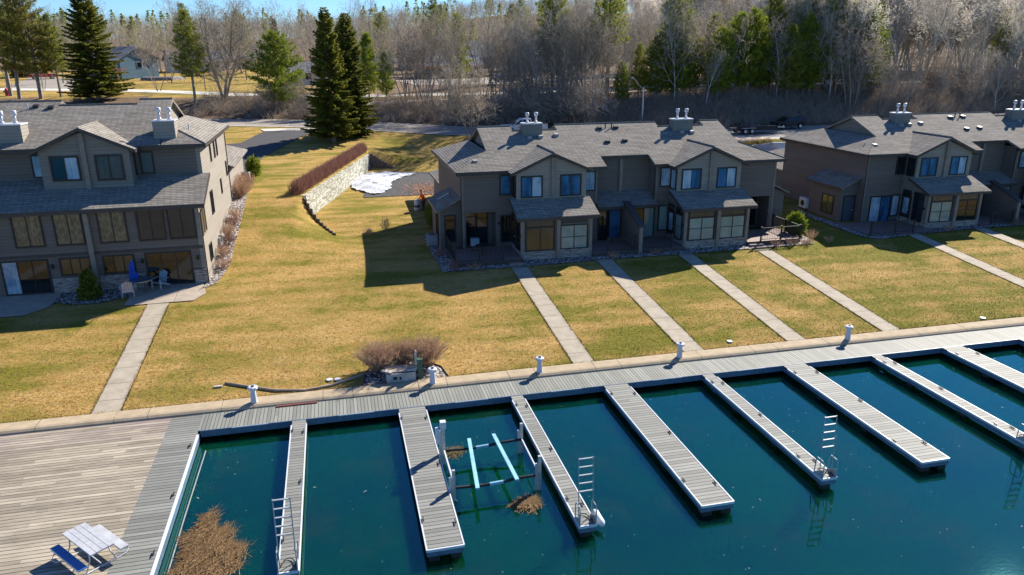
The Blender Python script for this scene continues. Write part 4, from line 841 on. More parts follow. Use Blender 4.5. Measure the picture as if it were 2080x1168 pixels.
mk_con('w1', 4, 15, 3.2, PINE, 'pine', first=.3, dens=1.2); mk_con('w2', 5, 16, 3.6, PINEY, 'pine', first=.22, dens=1.2); mk_con('w3', 6, 9, 3.6, PINEG, 'pine', first=.08, dens=1.5)
mk_con('w4', 7, 19, 3.4, PINE, 'pine', first=.38, dens=1.2); mk_con('y1', 8, 7, 1.6, PINEG, 'pine', first=.15, dens=1.4); mk_con('jun', 9, 1.7, .95, PINEG, 'pine', first=.05, dens=5); mk_con('yew', 10, 2.1, .85, SPRU, 'spruce', first=.02, dens=2.2)
mk_con('w5', 17, 11, 3.0, PINEG, 'pine', first=.12, dens=1.4); mk_con('w6', 18, 13, 2.7, PINE, 'pine', first=.15, dens=1.4)
NM = {'s': 'spruce_tree', 'w': 'pine_tree', 'y': 'pine_tree', 'b': 'bare_tree', 'p': 'poplar_tree', 'c': 'bare_tree'}
def tree(key, x, y, label, h=None, group=None, name=None, cat='tree', rz=None, wide=1., z=None, tilt=0):
    t, c, ph = PRO[key]; o = bpy.data.objects.new(name or NM.get(key[0], 'bare_tree'), None); S.collection.objects.link(o)
    o.location = (x, y, H(x, y)-.05 if z is None else z); s = (h or ph)/ph; o.scale = (s*wide, s*wide, s); o.rotation_euler = (tilt*.3, tilt, R.uniform(0, 6.28) if rz is None else rz); o.empty_display_size = .5
    tag(o, label, cat, group); link('trunk', t, o); link('crown', c, o); return o
tree('s1', .15, 91.5, 'tall dark spruce with bare lower trunk standing left of its twin by the driveway', 15.2)
tree('s2', 2.55, 94.3, 'tall dark spruce just behind and right of the trunked spruce', 14.6, wide=1.15)
tree('s2', 1.9, 97, 'slimmer spruce top showing between the two tall spruces', 13.6)
tree('w3', -7.4, 121.7, 'bright green bushy pine standing by the upper road behind the driveway', 11.0, wide=1.05)
tree('w1', -20.4, 127.6, 'lone pine with long bare trunk left of the big leaning bare tree', 14.0, wide=1.05)
tree('s3', -36.5, 136.5, 'broad dark spruce in front of the blue house', 17.8, wide=1.3)
tree('w2', -49.5, 140.9, 'yellowish pine with leaning trunk at the far left edge', 18.5, tilt=-.08); tree('w2', -46.0, 139.9, 'yellow green pine second from the left edge', 17.5, wide=1.1); tree('w4', -52.5, 146, 'tall pine cut by the left picture edge', 20); tree('w1', -43.2, 140.5, 'thin pine between the left edge pines and the broad spruce', 13)
tree('big', -16.5, 131, 'big bare tree with several leaning trunks beside the upper road', 14.5, rz=1.1, wide=1.15)
tree('y1', 6.0, 119, 'slender young green pine right of the twin spruces', 9.6, wide=.8); tree('y1', 8.5, 117.4, 'short young pine right of the slender one', 7, wide=.8)
tree('b3', 11, 116, 'bare tree leaning left at the bank top right of the young pines', 10.5, rz=2.); tree('b3', 15, 112.3, 'bare forked tree at the bank top in front of the orange trimmed house', 10)
tree('sm', 16.4, 90.3, 'small dense bare tree behind the left end of the middle townhouse roof', 8.2, wide=.95)
tree('w4', 31.5, 106.5, 'tall thin pine reaching the top edge right of the dark parked car', 20.5, wide=.8); tree('w4', 40, 106.5, 'tall pine with bare trunk reaching the top edge left of the street lamp', 20, wide=.85); tree('w1', 50.5, 106.5, 'tall pine with clear trunk above the green pine cluster', 19, wide=.8)
tree('multi', 32.5, 104, 'wide dark many stemmed bare tree rising left of the street lamp behind the middle roof', 12.5, name='bare_tree'); tree('multi', 36.5, 105, 'second many stemmed bare tree nearest the street lamp', 11.5, name='bare_tree'); tree('multi', 27.5, 106.5, 'many stemmed bare tree behind the white pickup truck', 10, name='bare_tree')
for i, (x, y, h, k) in enumerate(((41.2,104,6.,'w5'),(47,105,9,'w5'),(50,104,11,'w5'),(53,106,10,'w6'),(56.5,104,10,'w5'),(60,105,12.,'w5'),(63,106,12.5,'w5'),(66,108,9,'w5'),(45.5,108,8,'w6'),(58,109,12,'w6'),(52,110,12,'w6'),(67.5,103,11,'w6'),(71,104,12,'w5'),(73.5,108,15,'w6'),(75.5,105,16,'w6'),(78.5,107,18,'w6'),(81,105,15,'w5'),(70,112,16,'w6'),(83,108,13,'w6'),(77,112,17,'w5'),(84,111,14,'w6'),(120,117,13,'w6'))):
    tree(k, x, y, 'bushy green pine growing on the bank behind the townhouse roofs', h, 'green pines on the bank', wide=R.uniform(.85, 1.1))
tree('s2', 86.5, 109.5, 'olive green spruce rising in front of the pale poplars', 16.5, wide=1.1)
r = random.Random(21)
def clear(x, y):
    if abs(y-roadc(x)) < RW+1.2: return False
    for (ax, ay), (bx, by) in zip(ur, ur[1:]):
        if ax <= x <= bx and abs(y-(ay+(by-ay)*(x-ax)/(bx-ax))) < 4: return False
    return True
# bare trees along the bank and terrace, denser to the right
n = 0
while n < 135:
    x = r.uniform(11, 78); b = r.triangular(1, 62, 9); y = roadc(x)+RW+b
    if not clear(x, y) or (11 < x < 36 and 119 < y < 180 and r.random() < .93) or (41 < x < 73 and b < 20 and r.random() < .86) or (36 < x < 47 and b < 13): continue
    k = r.choice(['b1','b2','b3','b4','b2','b5','b6','b6']) if b > 5 else r.choice(['b3','b5','b5'])
    tree(k, x, y, 'bare grey brown tree in the leafless wood behind the road', r.uniform(8, 13.5) if b > 5 else r.uniform(4, 8), 'bare trees of the wood', wide=r.uniform(.8, 1.1)); n += 1
n = 0
while n < 210:
    x = r.uniform(73, 190); b = r.triangular(4, 110, 18); y = roadc(x)+RW+b
    if not clear(x, y) or x > y*1.25: continue
    if x < 83 and b < 10: continue
    tree(r.choice(['p1','p2','p1','b4'] if b > 8 else ['b3','b5','b4']), x, y, 'pale leafless poplar in the stand on the right', r.uniform(15, 21) if b > 8 else r.uniform(5, 9), 'pale poplars on the right', wide=r.uniform(.9, 1.15), tilt=r.uniform(.05, .2)); n += 1
n = 0
while n < 60:
    x = r.uniform(76, 140); b = r.uniform(1, 12); y = roadc(x)+RW+b
    tree(r.choice(['b3','b5','b6','b2']), x, y, 'small leafless tree on the brushy bank below the poplars', r.uniform(4, 9), 'small trees of the right bank', wide=r.uniform(.9, 1.2), tilt=r.uniform(0, .25)); n += 1
for x, y, k, h in ((-30,150,'b3',11),(-33,178,'b3',13),(-27,170,'b1',13),(-22,150,'b2',12),(-24,190,'b1',15),(-12,150,'b1',13),(-6,135,'b3',11),(-3,150,'b2',13),(-10,175,'b1',15),(2,140,'b1',12),(5,155,'b2',14),(-56,185,'b1',16),(-62,175,'b3',14),(-66,200,'b2',17),(-52,160,'b5',9),(-58,160,'b1',14),(-70,215,'b1',17),(10,136,'b1',12),(-1,131,'b3',10),(6,129,'b1',11),(12,125,'b2',12),(-12,190,'b2',15),(0,180,'b1',15),(8,175,'b1',14),(-18,185,'b2',15),(-55,215,'b2',17),(-16,126,'b5',6),(-3.5,116,'sm',5),(1,117,'b5',6),(-9.5,117.5,'b5',4.5),(12,160,'b1',14),(11,185,'b2',16),(-30,200,'b1',16),(-36,215,'b2',17)):
    tree(k, x, y, 'bare tree standing among the houses of the upper terrace', h, 'bare trees on the upper terrace')
for x, y, k, h in ((-22,215,'w1',16),(-12,205,'s2',14),(14,200,'w6',15),(26,190,'w4',19),(30,205,'w1',17),(48,190,'w1',18),(36,150,'w2',15),(-60,230,'w1',18),(-74,215,'s3',16),(62,165,'w6',16),(5,215,'w6',15),(-38,235,'w1',18),(23,137,'w6',13),(90,150,'w6',18),(75,150,'w1',20)):
    tree(k, x, y, 'dark evergreen standing among the far bare trees', h, 'evergreens on the far terrace')
# far woods on the rising ground: one mass
def far_wood(name, n, keyf, x0, x1, y0, y1, mats, label, seed):
    rr = np.random.RandomState(seed); V = []; 
    for i in range(n):
        y = y0+(y1-y0)*rr.rand()**.8; x = (x0+(x1-x0)*rr.rand())*(y/ y1)
        h = rr.uniform(9, 15) if keyf == 'bare' else rr.uniform(10, 17); z = H(x, y); a = rr.rand(260 if keyf == 'bare' else 200)
        if keyf == 'bare':
            m_ = 190; q = rr.normal(size=(m_, 3)); q /= np.linalg.norm(q, axis=1)[:, None]; q *= rr.rand(m_, 1)**.4; base = q*np.array([h*.3, h*.3, h*.42])+np.array([x, y, z+h*.56])
            d = q*np.array([1., 1, .6])+np.array([0, 0, .8])+rr.normal(size=(m_, 3))*.35; d /= np.linalg.norm(d, axis=1)[:, None]; L = rr.uniform(.8, 2.2, (m_, 1)); s = np.cross(d, rr.normal(size=(m_, 3))); s /= np.linalg.norm(s, axis=1)[:, None]
            V.append(np.stack([base-s*.05, base+s*.05, base+d*L], 1)); b0 = np.array([x, y, z-.3]); V.append(np.array([[b0-[.16,0,0], b0+[.16,0,0], b0+[0,0,h*.8]]]))
        else:
            m_ = 260; t = rr.rand(m_)**1.2; rad = (1-t)*h*.2*rr.uniform(.5, 1, m_)+.2; an = rr.rand(m_)*6.28; base = np.stack([x+rad*np.cos(an), y+rad*np.sin(an), z+h*.1+t*h*.9], 1)
            d = np.stack([np.cos(an), np.sin(an), rr.uniform(-.5, .3, m_)], 1); s = np.cross(d, rr.normal(size=(m_, 3))); s /= np.linalg.norm(s, axis=1)[:, None]
            V.append(np.stack([base-s*.3-d*.4, base+s*.3-d*.4, base+d*rr.uniform(.5, 1.2, (m_, 1))], 1))
    o = link(name, tri_mesh(name, np.concatenate(V), mats)); tag(o, label, 'wood', kind='stuff'); return o
far_wood('far_bare_wood', 1500, 'bare', -330, 560, 215, 560, TWIG, 'grey brown leafless wood on the rising ground far behind', 1)
far_wood('far_bare_wood', 650, 'bare', 90*1.5, 520, 140, 330, TWIGP, 'pale grey leafless wood closing the view at upper right', 3)
far_wood('far_evergreen_wood', 260, 'con', -330, 560, 230, 560, PINE, 'dark evergreens scattered through the far wood', 2)
# undergrowth on the bank and fallen brush
rr = np.random.RandomState(5); V = []
for i in range(4800):
    x = rr.uniform(-20, 160); b = rr.triangular(.6, 5, 17); y = roadc(x)+RW+b
    if x < 10 and rr.rand() < .55: continue
    z = H(x, y); m_ = 26; an = rr.rand(m_)*6.28; d = np.stack([np.cos(an)*.6, np.sin(an)*.6, rr.uniform(.2, 1.4, m_)], 1); d /= np.linalg.norm(d, axis=1)[:, None]
    base = np.array([x, y, z])+np.stack([rr.normal(size=m_)*.3, rr.normal(size=m_)*.3, rr.uniform(0, .5, m_)], 1); s = np.cross(d, rr.normal(size=(m_, 3))); s /= np.linalg.norm(s, axis=1)[:, None]
    V.append(np.stack([base-s*.02, base+s*.02, base+d*rr.uniform(.5, 1.9, (m_, 1))], 1))
tag(link('undergrowth', tri_mesh('undergrowth', np.concatenate(V), BRUS)), 'tangled leafless brush covering the bank behind the road', 'undergrowth', kind='stuff')
for i, (x, y, a) in enumerate(((33.5,101,.4),(35,99.8,-.2),(31.5,100.6,.9),(28,102,.2),(38,99.6,.7),(30,103.5,-.3))):
    o = tree('cap', x, y, 'fallen tangle of bare grey branches at the foot of the bank', 7, 'fallen branches', name='fallen_branches', cat='branches', z=H(x, y)+.4); o.rotation_euler = (.3, 1.25, a+2.6)
# hedge, shrubs
def twig_mass(name, m, pts, n, seed, hgt, rad, ln=.5, w=.012, up=1.):
    rr = np.random.RandomState(seed); V = []
    for i in range(n):
        t = rr.rand()*(len(pts)-1); k = int(t); p = np.array(pts[k])*(1-(t-k))+np.array(pts[min(k+1, len(pts)-1)])*(t-k)
        q = rr.normal(size=3); q /= np.linalg.norm(q); q *= rr.rand()**.35; q = q*np.array([rad, rad, hgt*.5]); f = 1+.12*math.sin(t*5)+.08*math.sin(t*13)
        b = np.array([p[0], p[1], p[2]+hgt*.5])+q*f; c = np.array([p[0], p[1], p[2]]); d = (b-c)*np.array([.7, .7, 1])+np.array([0, 0, .3*up])+rr.normal(size=3)*.28; d /= np.linalg.norm(d); s = np.cross(d, rr.normal(size=3)); s /= np.linalg.norm(s)
        l = ln*rr.uniform(.5, 1.2); V.append((b-s*w-d*l*.5, b+s*w-d*l*.5, b+d*l*.5))
    return link(name, tri_mesh(name, V, m))
def fan_shrub(name, m, base, n, seed, hgt, rad, w=.012, br=12):
    rr = np.random.RandomState(seed); V = []; base = np.array(base, float)
    for i in range(n):
        a = rr.rand()*6.283; q = rr.rand()**.6; d0 = np.array([math.cos(a)*q*rad*.75, math.sin(a)*q*rad*.75, hgt*(1.05-.35*q)*rr.uniform(.72, 1.1)])
        k = int(rr.rand()*len(base)); p0 = base[k]+np.array([math.cos(a), math.sin(a), 0])*.12*rr.rand(); pts = [p0+d0*t+np.array([math.cos(a), math.sin(a), 0])*rad*.3*q*t*t+rr.normal(size=3)*.03 for t in (0, .35, .7, 1)]
        for A, B in zip(pts, pts[1:]):
            s_ = np.cross(B-A, rr.normal(size=3)); s_ /= np.linalg.norm(s_); V.append((A-s_*w, A+s_*w, B))
        for j in range(br):
            t = rr.uniform(.3, 1); f = t*3; b = min(2, int(f)); A = pts[b]+(pts[b+1]-pts[b])*(f-b); d = d0/np.linalg.norm(d0)+rr.normal(size=3)*.55+np.array([0, 0, .2]); d /= np.linalg.norm(d); l = rr.uniform(.12, .4)*min(1, hgt)
            s_ = np.cross(d, rr.normal(size=3)); s_ /= np.linalg.norm(s_); V.append((A-s_*w*.8, A+s_*w*.8, A+d*l))
    return link(name, tri_mesh(name, V, m))
hp = [(-3.25+t*.292*22-.1*0, 62.3+t*22.2, 4.0+.3*t) for t in [i/12 for i in range(13)]]
tag(twig_mass('hedge', HEDG, hp, 30000, 3, 1.25, .62, .45, .013), 'long clipped reddish brown leafless hedge along the retaining wall top', 'hedge')
for x, y, rd, hh, l in ((1.35,33.2,.72,1.45,'round brown leafless shrub at left in the gravel bed'),(2.5,33.55,.62,1.2,'lower brown shrub behind the concrete vault'),(3.55,33.25,.72,1.45,'round brown leafless shrub behind the green utility post')):
    z = H(x, y); tag(fan_shrub('shrub', BUSHM, [(x-.25,y,z),(x+.25,y,z),(x,y+.15,z)], 330, int(x*10), hh, rd*1.3, .009, 16), l, 'shrub', 'shrubs in the gravel bed')
z = H(-7.6, 65); tag(fan_shrub('shrub', BUSHM, [(-7.55,62.,4.0),(-7.5,63,4.0),(-7.5,64,4.1),(-7.4,65.,4.15)], 420, 4, 1.5, .95, .014, 14), 'brown leafless shrub row against the side of the left townhouse', 'shrub')
for i, (x, y, hh) in enumerate(((-7.45,48.6,.7),(-7.6,50.4,.8),(-7.5,52.2,.9),(-7.6,53.6,1.),(-7.5,55.3,.9),(-7.4,57,.8))):
    tag(fan_shrub('shrub', HEDG if i in (2, 4) else BUSHM, [(x,y,H(x,y)),(x+.1,y,H(x,y))], 60, 20+i, hh, .55, .012, 9), 'small leafless shrub in the rock bed beside the beige side wall, %s from the front' % ['first','second','third','fourth','fifth','sixth'][i], 'shrub', 'shrubs along the beige wall')
tree('jun', -7.3, 72.2, 'small green pine shrub at the corner of the left garage', 1.5, wide=.7, name='pine_shrub', cat='shrub')
tree('yew', -14.35, 45.35, 'dark rounded evergreen bush before the left townhouse between two windows', 1.75, name='evergreen_bush', cat='bush', wide=.85)
tree('jun', 33.3, 47.9, 'bright green evergreen bush at the right corner of the railed deck', 1.5, name='evergreen_bush', cat='bush', wide=.75)
for i, (x, y, hh, m) in enumerate(((33.5,46.2,.9,BUSHM),(32.6,45.5,.5,BUSHM),(31.4,45.4,.6,BUSHM),(30.2,45.4,.55,BUSHM),(29.0+5.6,45.6,.5,BUSHM),(6.9,45.3,.7,HEDG),(6.5,48.5,.7,HEDG),(8.2,45.3,.5,BUSHM),(17.9,45.5,.5,BUSHM),(21,45.6,.5,BUSHM),(52,46.3,.6,HEDG),(45.5,46.3,.5,BUSHM))):
    tag(fan_shrub('shrub', m, [(x,y,H(x,y)),(x+.1,y,H(x,y))], 40, 50+i, hh, .45, .01, 7), ['tan leafless shrub at the right front corner of the railed deck','dry shrub clump before the railed right deck, %s from its corner' % ['x','first','second','third','fourth'][min(i, 4)]][min(i, 1)] if i < 5 else 'small dry shrub in the shaded gravel %s' % ['at the left front corner of the middle deck','beside the left entry of the middle row','before the left deck railing of the middle row','before the left centre entry of the middle row','before the right centre entry of the middle row','by the second bay of the right row','by the first bay of the right row'][i-5], 'shrub', 'shrubs by the decks')
tag(twig_mass('sapling', BARK, [(3.4,56.3,H(3.4,56.3)),(3.5,56.3,H(3.4,56.3))], 120, 91, 1.2, .35, .6, .015), 'tiny bare sapling in the lawn left of the building shadow', 'sapling')
tag(twig_mass('weed_clump', BUSHM, [(1.9,55.6,2.1),(2.3,55.6,2.1)], 160, 92, .45, .25, .3, .012), 'low dry weed clump left of the bare sapling', 'weeds')
tag(twig_mass('evergreen_mass', SPRU, [(7.3,55.6,2.1),(7.2,57.,2.1),(7.3,58.5,2.1)], 3000, 93, 1.6, .6, .3, .05), 'dark evergreen shrubs in shade beside the left end of the middle row', 'shrub')
# fallen leaves beside the right driveway
rr = np.random.RandomState(8); V = []
for i in range(5000):
    if i < 3600: x, y = rr.uniform(46, 52.2), rr.uniform(77.5, 82.5)
    else: x, y = rr.normal(8.6, 1.2), rr.normal(71.5, 2.0)
    z = H(x, y)+.1; a = rr.rand()*6.28; l = rr.uniform(.05, .14); V.append(((x,y,z),(x+l*math.cos(a),y+l*math.sin(a),z+.03),(x-l*math.sin(a),y+l*math.cos(a),z+.02)))
tag(link('fallen_leaves', tri_mesh('fallen_leaves', V, simple('dead_leaf', (.42, .2, .1), .9, .1, .4, 8))), kind='stuff')
# ---------------------------------------------------------------- things around the houses
def ac(x, y, label, rz=0, z=None):
    z = H(x, y) if z is None else z; r = empty('air_conditioner', (x, y, z), label, 'air conditioner', None)
    MB().box(x-.22, x+.22, y-.5, y+.5, z+.15, z+1.0).build('casing', WHITE, r)
    MB().tube([(x-.225,y,z+.58),(x-.235,y,z+.58)], .33, 20).build('fan_grille', STEEL, r); MB().tube([(x-.236,y,z+.58),(x-.245,y,z+.58)], .24, 16).build('fan_opening', BLK, r)
    MB().box(x-.2, x+.2, y-.42, y-.34, z-.02, z+.15).box(x-.2, x+.2, y+.34, y+.42, z-.02, z+.15).build('stand', BLK, r)
ac(39.2, 55.4, 'white air conditioner with round fan beside the right townhouse entry')
def ac2(x, y, z, label):
    r = empty('air_conditioner', (x, y, z), label, 'air conditioner')
    MB().box(x-.36, x+.36, y-.36, y+.36, z, z+.75).build('casing', VENTM, r); MB().box(x-.38, x+.38, y-.38, y+.38, z+.751, z+.8).build('top_cover', VENTM, r); MB().cyl(x, y, z+.801, z+.82, .28, 16).build('fan_grille', BLK, r)
ac2(6.4, 51.6, H(6.1, 51.6), 'grey air conditioner on the shaded left side of the middle row'); ac2(-7.75, 69.4, 4.2, 'square air conditioner behind the brown shrubs of the left garage')
# left patio furniture
PZ = 1.93
PLG = simple('weathered_plastic', (.2, .27, .32), .6); CH2 = simple('pale_slats', (.5, .42, .4), .7)
t = empty('patio_table', (-11.55, 45.35, PZ), 'round glass patio table on the left patio with the closed blue umbrella', 'table')
MB().tube([(-11.55,45.35,PZ+.68),(-11.55,45.35,PZ+.72)], .62, 20).build('table_top', glass('table_glass', (.08, .12, .15), .08, 1.6), t); MB().tube([(-11.55,45.35,PZ+.66),(-11.55,45.35,PZ+.679)], .64, 20).build('table_rim', STEEL, t)
for a in (.6, 2.2, 3.8, 5.3): MB().tube([(-11.55+.5*math.cos(a),45.35+.5*math.sin(a),PZ),(-11.55+.42*math.cos(a),45.35+.42*math.sin(a),PZ+.66)], .02, 5).build('leg', BLK, t)
u_ = empty('patio_umbrella', (-12.0, 45.75, PZ), 'closed bright blue patio umbrella behind the round table', 'umbrella')
UB = simple('blue_canvas', (.015, .07, .36), .7, .2, .25, 5); MB().cyl(-12.0, 45.75, PZ, PZ+1.8, .02, 6).build('pole', ALU, u_)
mb = MB(); rr_ = random.Random(4); ringz = [.45,.55,.85,1.1,1.35,1.6,1.78]; rad = [.2,.24,.2,.13,.14,.1,.02]; nseg = 12; vs = []
for zz_, q in zip(ringz, rad):
    for k in range(nseg): a = k*6.283/nseg; rk = q*(1+(.28 if k % 2 else -.15)); vs.append((-12.0+rk*math.cos(a)+.05*math.sin(zz_*4), 45.75+rk*math.sin(a), PZ+zz_))
fs = [(i*nseg+k, i*nseg+(k+1) % nseg, (i+1)*nseg+(k+1) % nseg, (i+1)*nseg+k) for i in range(len(ringz)-1) for k in range(nseg)]
mb.add(vs, fs); mb.build('folded_canopy', UB, u_)
def adirondack(x, y, rz, label, m):
    r = empty('adirondack_chair', (0, 0, 0), label, 'chair', 'chairs on the left patio'); 
    s = MB()
    for k in range(5): s.box(-.25, .25, -.28+k*.11, -.19+k*.11, .36-k*.025, .38-k*.025)
    s.build('seat', m, r)
    for k in range(5):
        xx = -.22+k*.11; MB().lbox((xx,.22,.24), UX, (0,.94,.34), -.045, .045, 0, .78-.05*abs(k-2), 0, .02, w=(0,.34,.94)).build('back_slat', m, r)
    for sx in (-1, 1):
        MB().box(sx*.33-.06, sx*.33+.06, -.35, .38, .56, .58).build('armrest', m, r)
        MB().box(sx*.3-.04, sx*.3+.04, -.33, -.27, 0, .56).build('leg', m, r); MB().lbox((sx*.3,-.3,.34), (1,0,0), (0,0,1), -.015, .015, 0, .85, 0, .1, w=(0,.93,-.37)).build('leg', m, r)
    r.location = (x, y, PZ); r.rotation_euler.z = rz; return r
adirondack(-12.15, 44.6, 3.4, 'pale slatted chair at the front left of the round patio table', CH2); adirondack(-10.65, 45.75, -.5, 'blue grey slatted chair at the right of the round patio table', PLG)
# deck furniture of the middle row
t = empty('deck_table', (9.2, 47.3, 2.12), 'small dark table on the shaded left deck of the middle row', 'table')
MB().cyl(9.2, 47.3, 2.78, 2.82, .45, 16).build('table_top', BLK, t); MB().cyl(9.2, 47.3, 2.12, 2.78, .04, 8).build('leg', BLK, t)
t = empty('grill', (9.0, 48.6, 2.12), 'white covered grill against the patio door of the middle row', 'grill'); MB().box(8.7, 9.25, 48.4, 48.8, 2.5, 3.0).build('cover', PLG, t)
for a, b in ((8.75,48.45),(9.2,48.45),(8.75,48.75),(9.2,48.75)): MB().cyl(a, b, 2.12, 2.5, .02, 6).build('leg', BLK, t)
# picnic table on the wooden deck
pt = empty('picnic_table', (-8.25, 21.75, .45), 'white picnic table on the weathered plank deck at bottom left', 'picnic table')
ax = Vector((1.17, -1.36, 0)).normalized(); pr = Vector((ax.y*-1, ax.x, 0)); c0 = Vector((-8.24, 21.75, .45))
def pb_(name, a0, a1, b0, b1, z0, z1, m): return MB().lbox(tuple(c0), tuple(ax), tuple(pr), a0, a1, z0, z1, b0, b1).build(name, m, pt)
for k in range(4): pb_('top_plank', -.9, .9, -.35+k*.178, -.185+k*.178, .7, .745, simple('table_enamel', (.36,.37,.39), .45, .4, .12, 7) if k == 0 else MATS['table_enamel'])
for s_ in (-1, 1):
    b0 = .62*s_
    pb_('bench', -.9, .9, b0-.125, b0+.125, .4, .445, simple('white_bench', (.38,.39,.41), .45) if s_ > 0 else simple('blue_bench', (.05,.16,.38), .4)); pb_('bench_edge', -.9, .9, b0-.13 if s_ < 0 else b0+.126, b0-.126 if s_ < 0 else b0+.13, .37, .446, WHITE)
for e in (-.62, .62):
    g = lambda b, z: tuple(c0+ax*e+pr*b+Vector((0, 0, z)))
    MB().tube([g(-.5,.38),g(-.78,.36),g(-.86,.22),g(-.78,.06),g(-.6,.02),g(.6,.02),g(.78,.06),g(.86,.22),g(.78,.36),g(.5,.38)], .024, 6).tube([g(-.45,.03),g(-.3,.4),g(-.28,.69)], .022, 6).tube([g(.45,.03),g(.3,.4),g(.28,.69)], .022, 6).build('leg_frame', ALU, pt, True)
MB().tube([tuple(c0+ax*-.62+Vector((0,0,.1))), tuple(c0+ax*.62+Vector((0,0,.1)))], .018, 5).build('stretcher', ALU, pt)
# person in orange at the side of the middle row
def person(x, y, z, rz):
    r = empty('person', (x, y, z), 'person in an orange jacket and dark cap holding a white bag beside the middle row', 'person'); r.rotation_euler.z = rz
    V_ = []; E_ = []; Rd = []
    def add(p, rad, par=None):
        V_.append(p); Rd.append(rad)
        if par is not None: E_.append((par, len(V_)-1))
        return len(V_)-1
    pel = add((0,0,.92), .14); ab = add((0,-.03,1.08), .135, pel); ch = add((0,-.08,1.3), .155, ab); nk = add((0,-.12,1.46), .06, ch); hd0 = add((0,-.16,1.56), .085, nk); hd = add((0,-.18,1.66), .09, hd0)
    add((0,-.27,1.6), .02, hd0)
    for s in (-1, 1):
        hp_ = add((s*.1,0,.86), .095, pel); kn = add((s*.12,-.04,.48), .06, hp_); an = add((s*.12,.03,.09), .04, kn); add((s*.12,-.14,.04), .035, an)
        sh = add((s*.19,-.08,1.37), .06, ch); el = add((s*.24,-.14,1.12), .045, sh); wr = add((s*.2,-.36,.98), .03, el); pm = add((s*.19,-.42,.96), .032, wr)
        for i in range(4):
            a = add((s*(.16+.02*i),-.48,.945), .009, pm); add((s*(.16+.02*i),-.5+.005*abs(i-1),.91), .008, a)
        a = add((s*.15,-.43,.93), .01, pm); add((s*.145,-.46,.905), .009, a)
    me = bpy.data.meshes.new('body'); me.from_pydata(V_, E_, []); o = bpy.data.objects.new('body', me); S.collection.objects.link(o); o.parent = r
    md = o.modifiers.new('skin', 'SKIN'); md.use_smooth_shade = True
    for i, q in enumerate(Rd): me.skin_vertices[0].data[i].radius = (q, q)
    me.skin_vertices[0].data[0].use_root = True; o.modifiers.new('sub', 'SUBSURF').levels = 1; me.materials.append(simple('skin', (.45, .25, .17), .6))
    j = MB(); n = 14; rs = [(1.45,.07,.07,-.12),(1.42,.2,.12,-.1),(1.3,.225,.16,-.08),(1.1,.19,.15,-.04),(.86,.2,.16,-.01)]; vs = []
    for zz_, a, b, dy in rs:
        for k in range(n): t_ = k*6.283/n; vs.append((a*math.cos(t_), dy+b*math.sin(t_), zz_))
    j.add(vs, [(i*n+k, i*n+(k+1) % n, (i+1)*n+(k+1) % n, (i+1)*n+k) for i in range(4) for k in range(n)])
    for s in (-1, 1): j.tube([(s*.19,-.08,1.39),(s*.25,-.14,1.12),(s*.21,-.33,1.0)], [.075,.062,.05], 8)
    def loc(m_, nm, mt):
        me_ = bpy.data.meshes.new(nm); me_.from_pydata(m_.v, [], m_.f); me_.materials.append(mt); me_.polygons.foreach_set('use_smooth', [True]*len(me_.polygons)); q = bpy.data.objects.new(nm, me_); S.collection.objects.link(q); q.parent = r; return q
    loc(j, 'jacket', simple('orange_cloth', (.75, .1, .02), .8))
    l_ = MB(); 
    for s in (-1, 1): l_.tube([(s*.09,0,.93),(s*.11,-.01,.75),(s*.12,-.04,.48),(s*.12,.02,.1)], [.125,.11,.08,.065], 8)
    loc(l_, 'trousers', simple('navy_cloth', (.02, .025, .045), .8)); c_ = MB(); c_.tube([(0,-.17,1.66),(0,-.17,1.72),(0,-.17,1.77)], [.112,.105,.05], 10).box(-.07, .07, -.36, -.25, 1.66, 1.675); loc(c_, 'cap', BLK)
    s_ = MB()
    for s in (-1, 1): s_.tube([(s*.12,.07,.05),(s*.12,-.17,.04)], [.05,.045], 8)
    loc(s_, 'shoes', BLK); return r
person(7.2, 62.9, H(7.2, 62.9), -1.2)
bg_ = empty('sack', (6.6, 62.75, H(6.6, 62.75)), 'white and blue sack standing beside the person in orange', 'sack'); z = H(6.6, 62.75)
MB().tube([(6.6,62.75,z),(6.6,62.75,z+.1),(6.62,62.75,z+.6),(6.6,62.8,z+.85),(6.6,62.8,z+.95)], [.2,.26,.22,.24,.12], 8).build('sack_body', WHITE, bg_, True); MB().tube([(6.6,62.75,z+.3),(6.6,62.75,z+.5)], .25, 8).build('printed_band', BLUE, bg_)
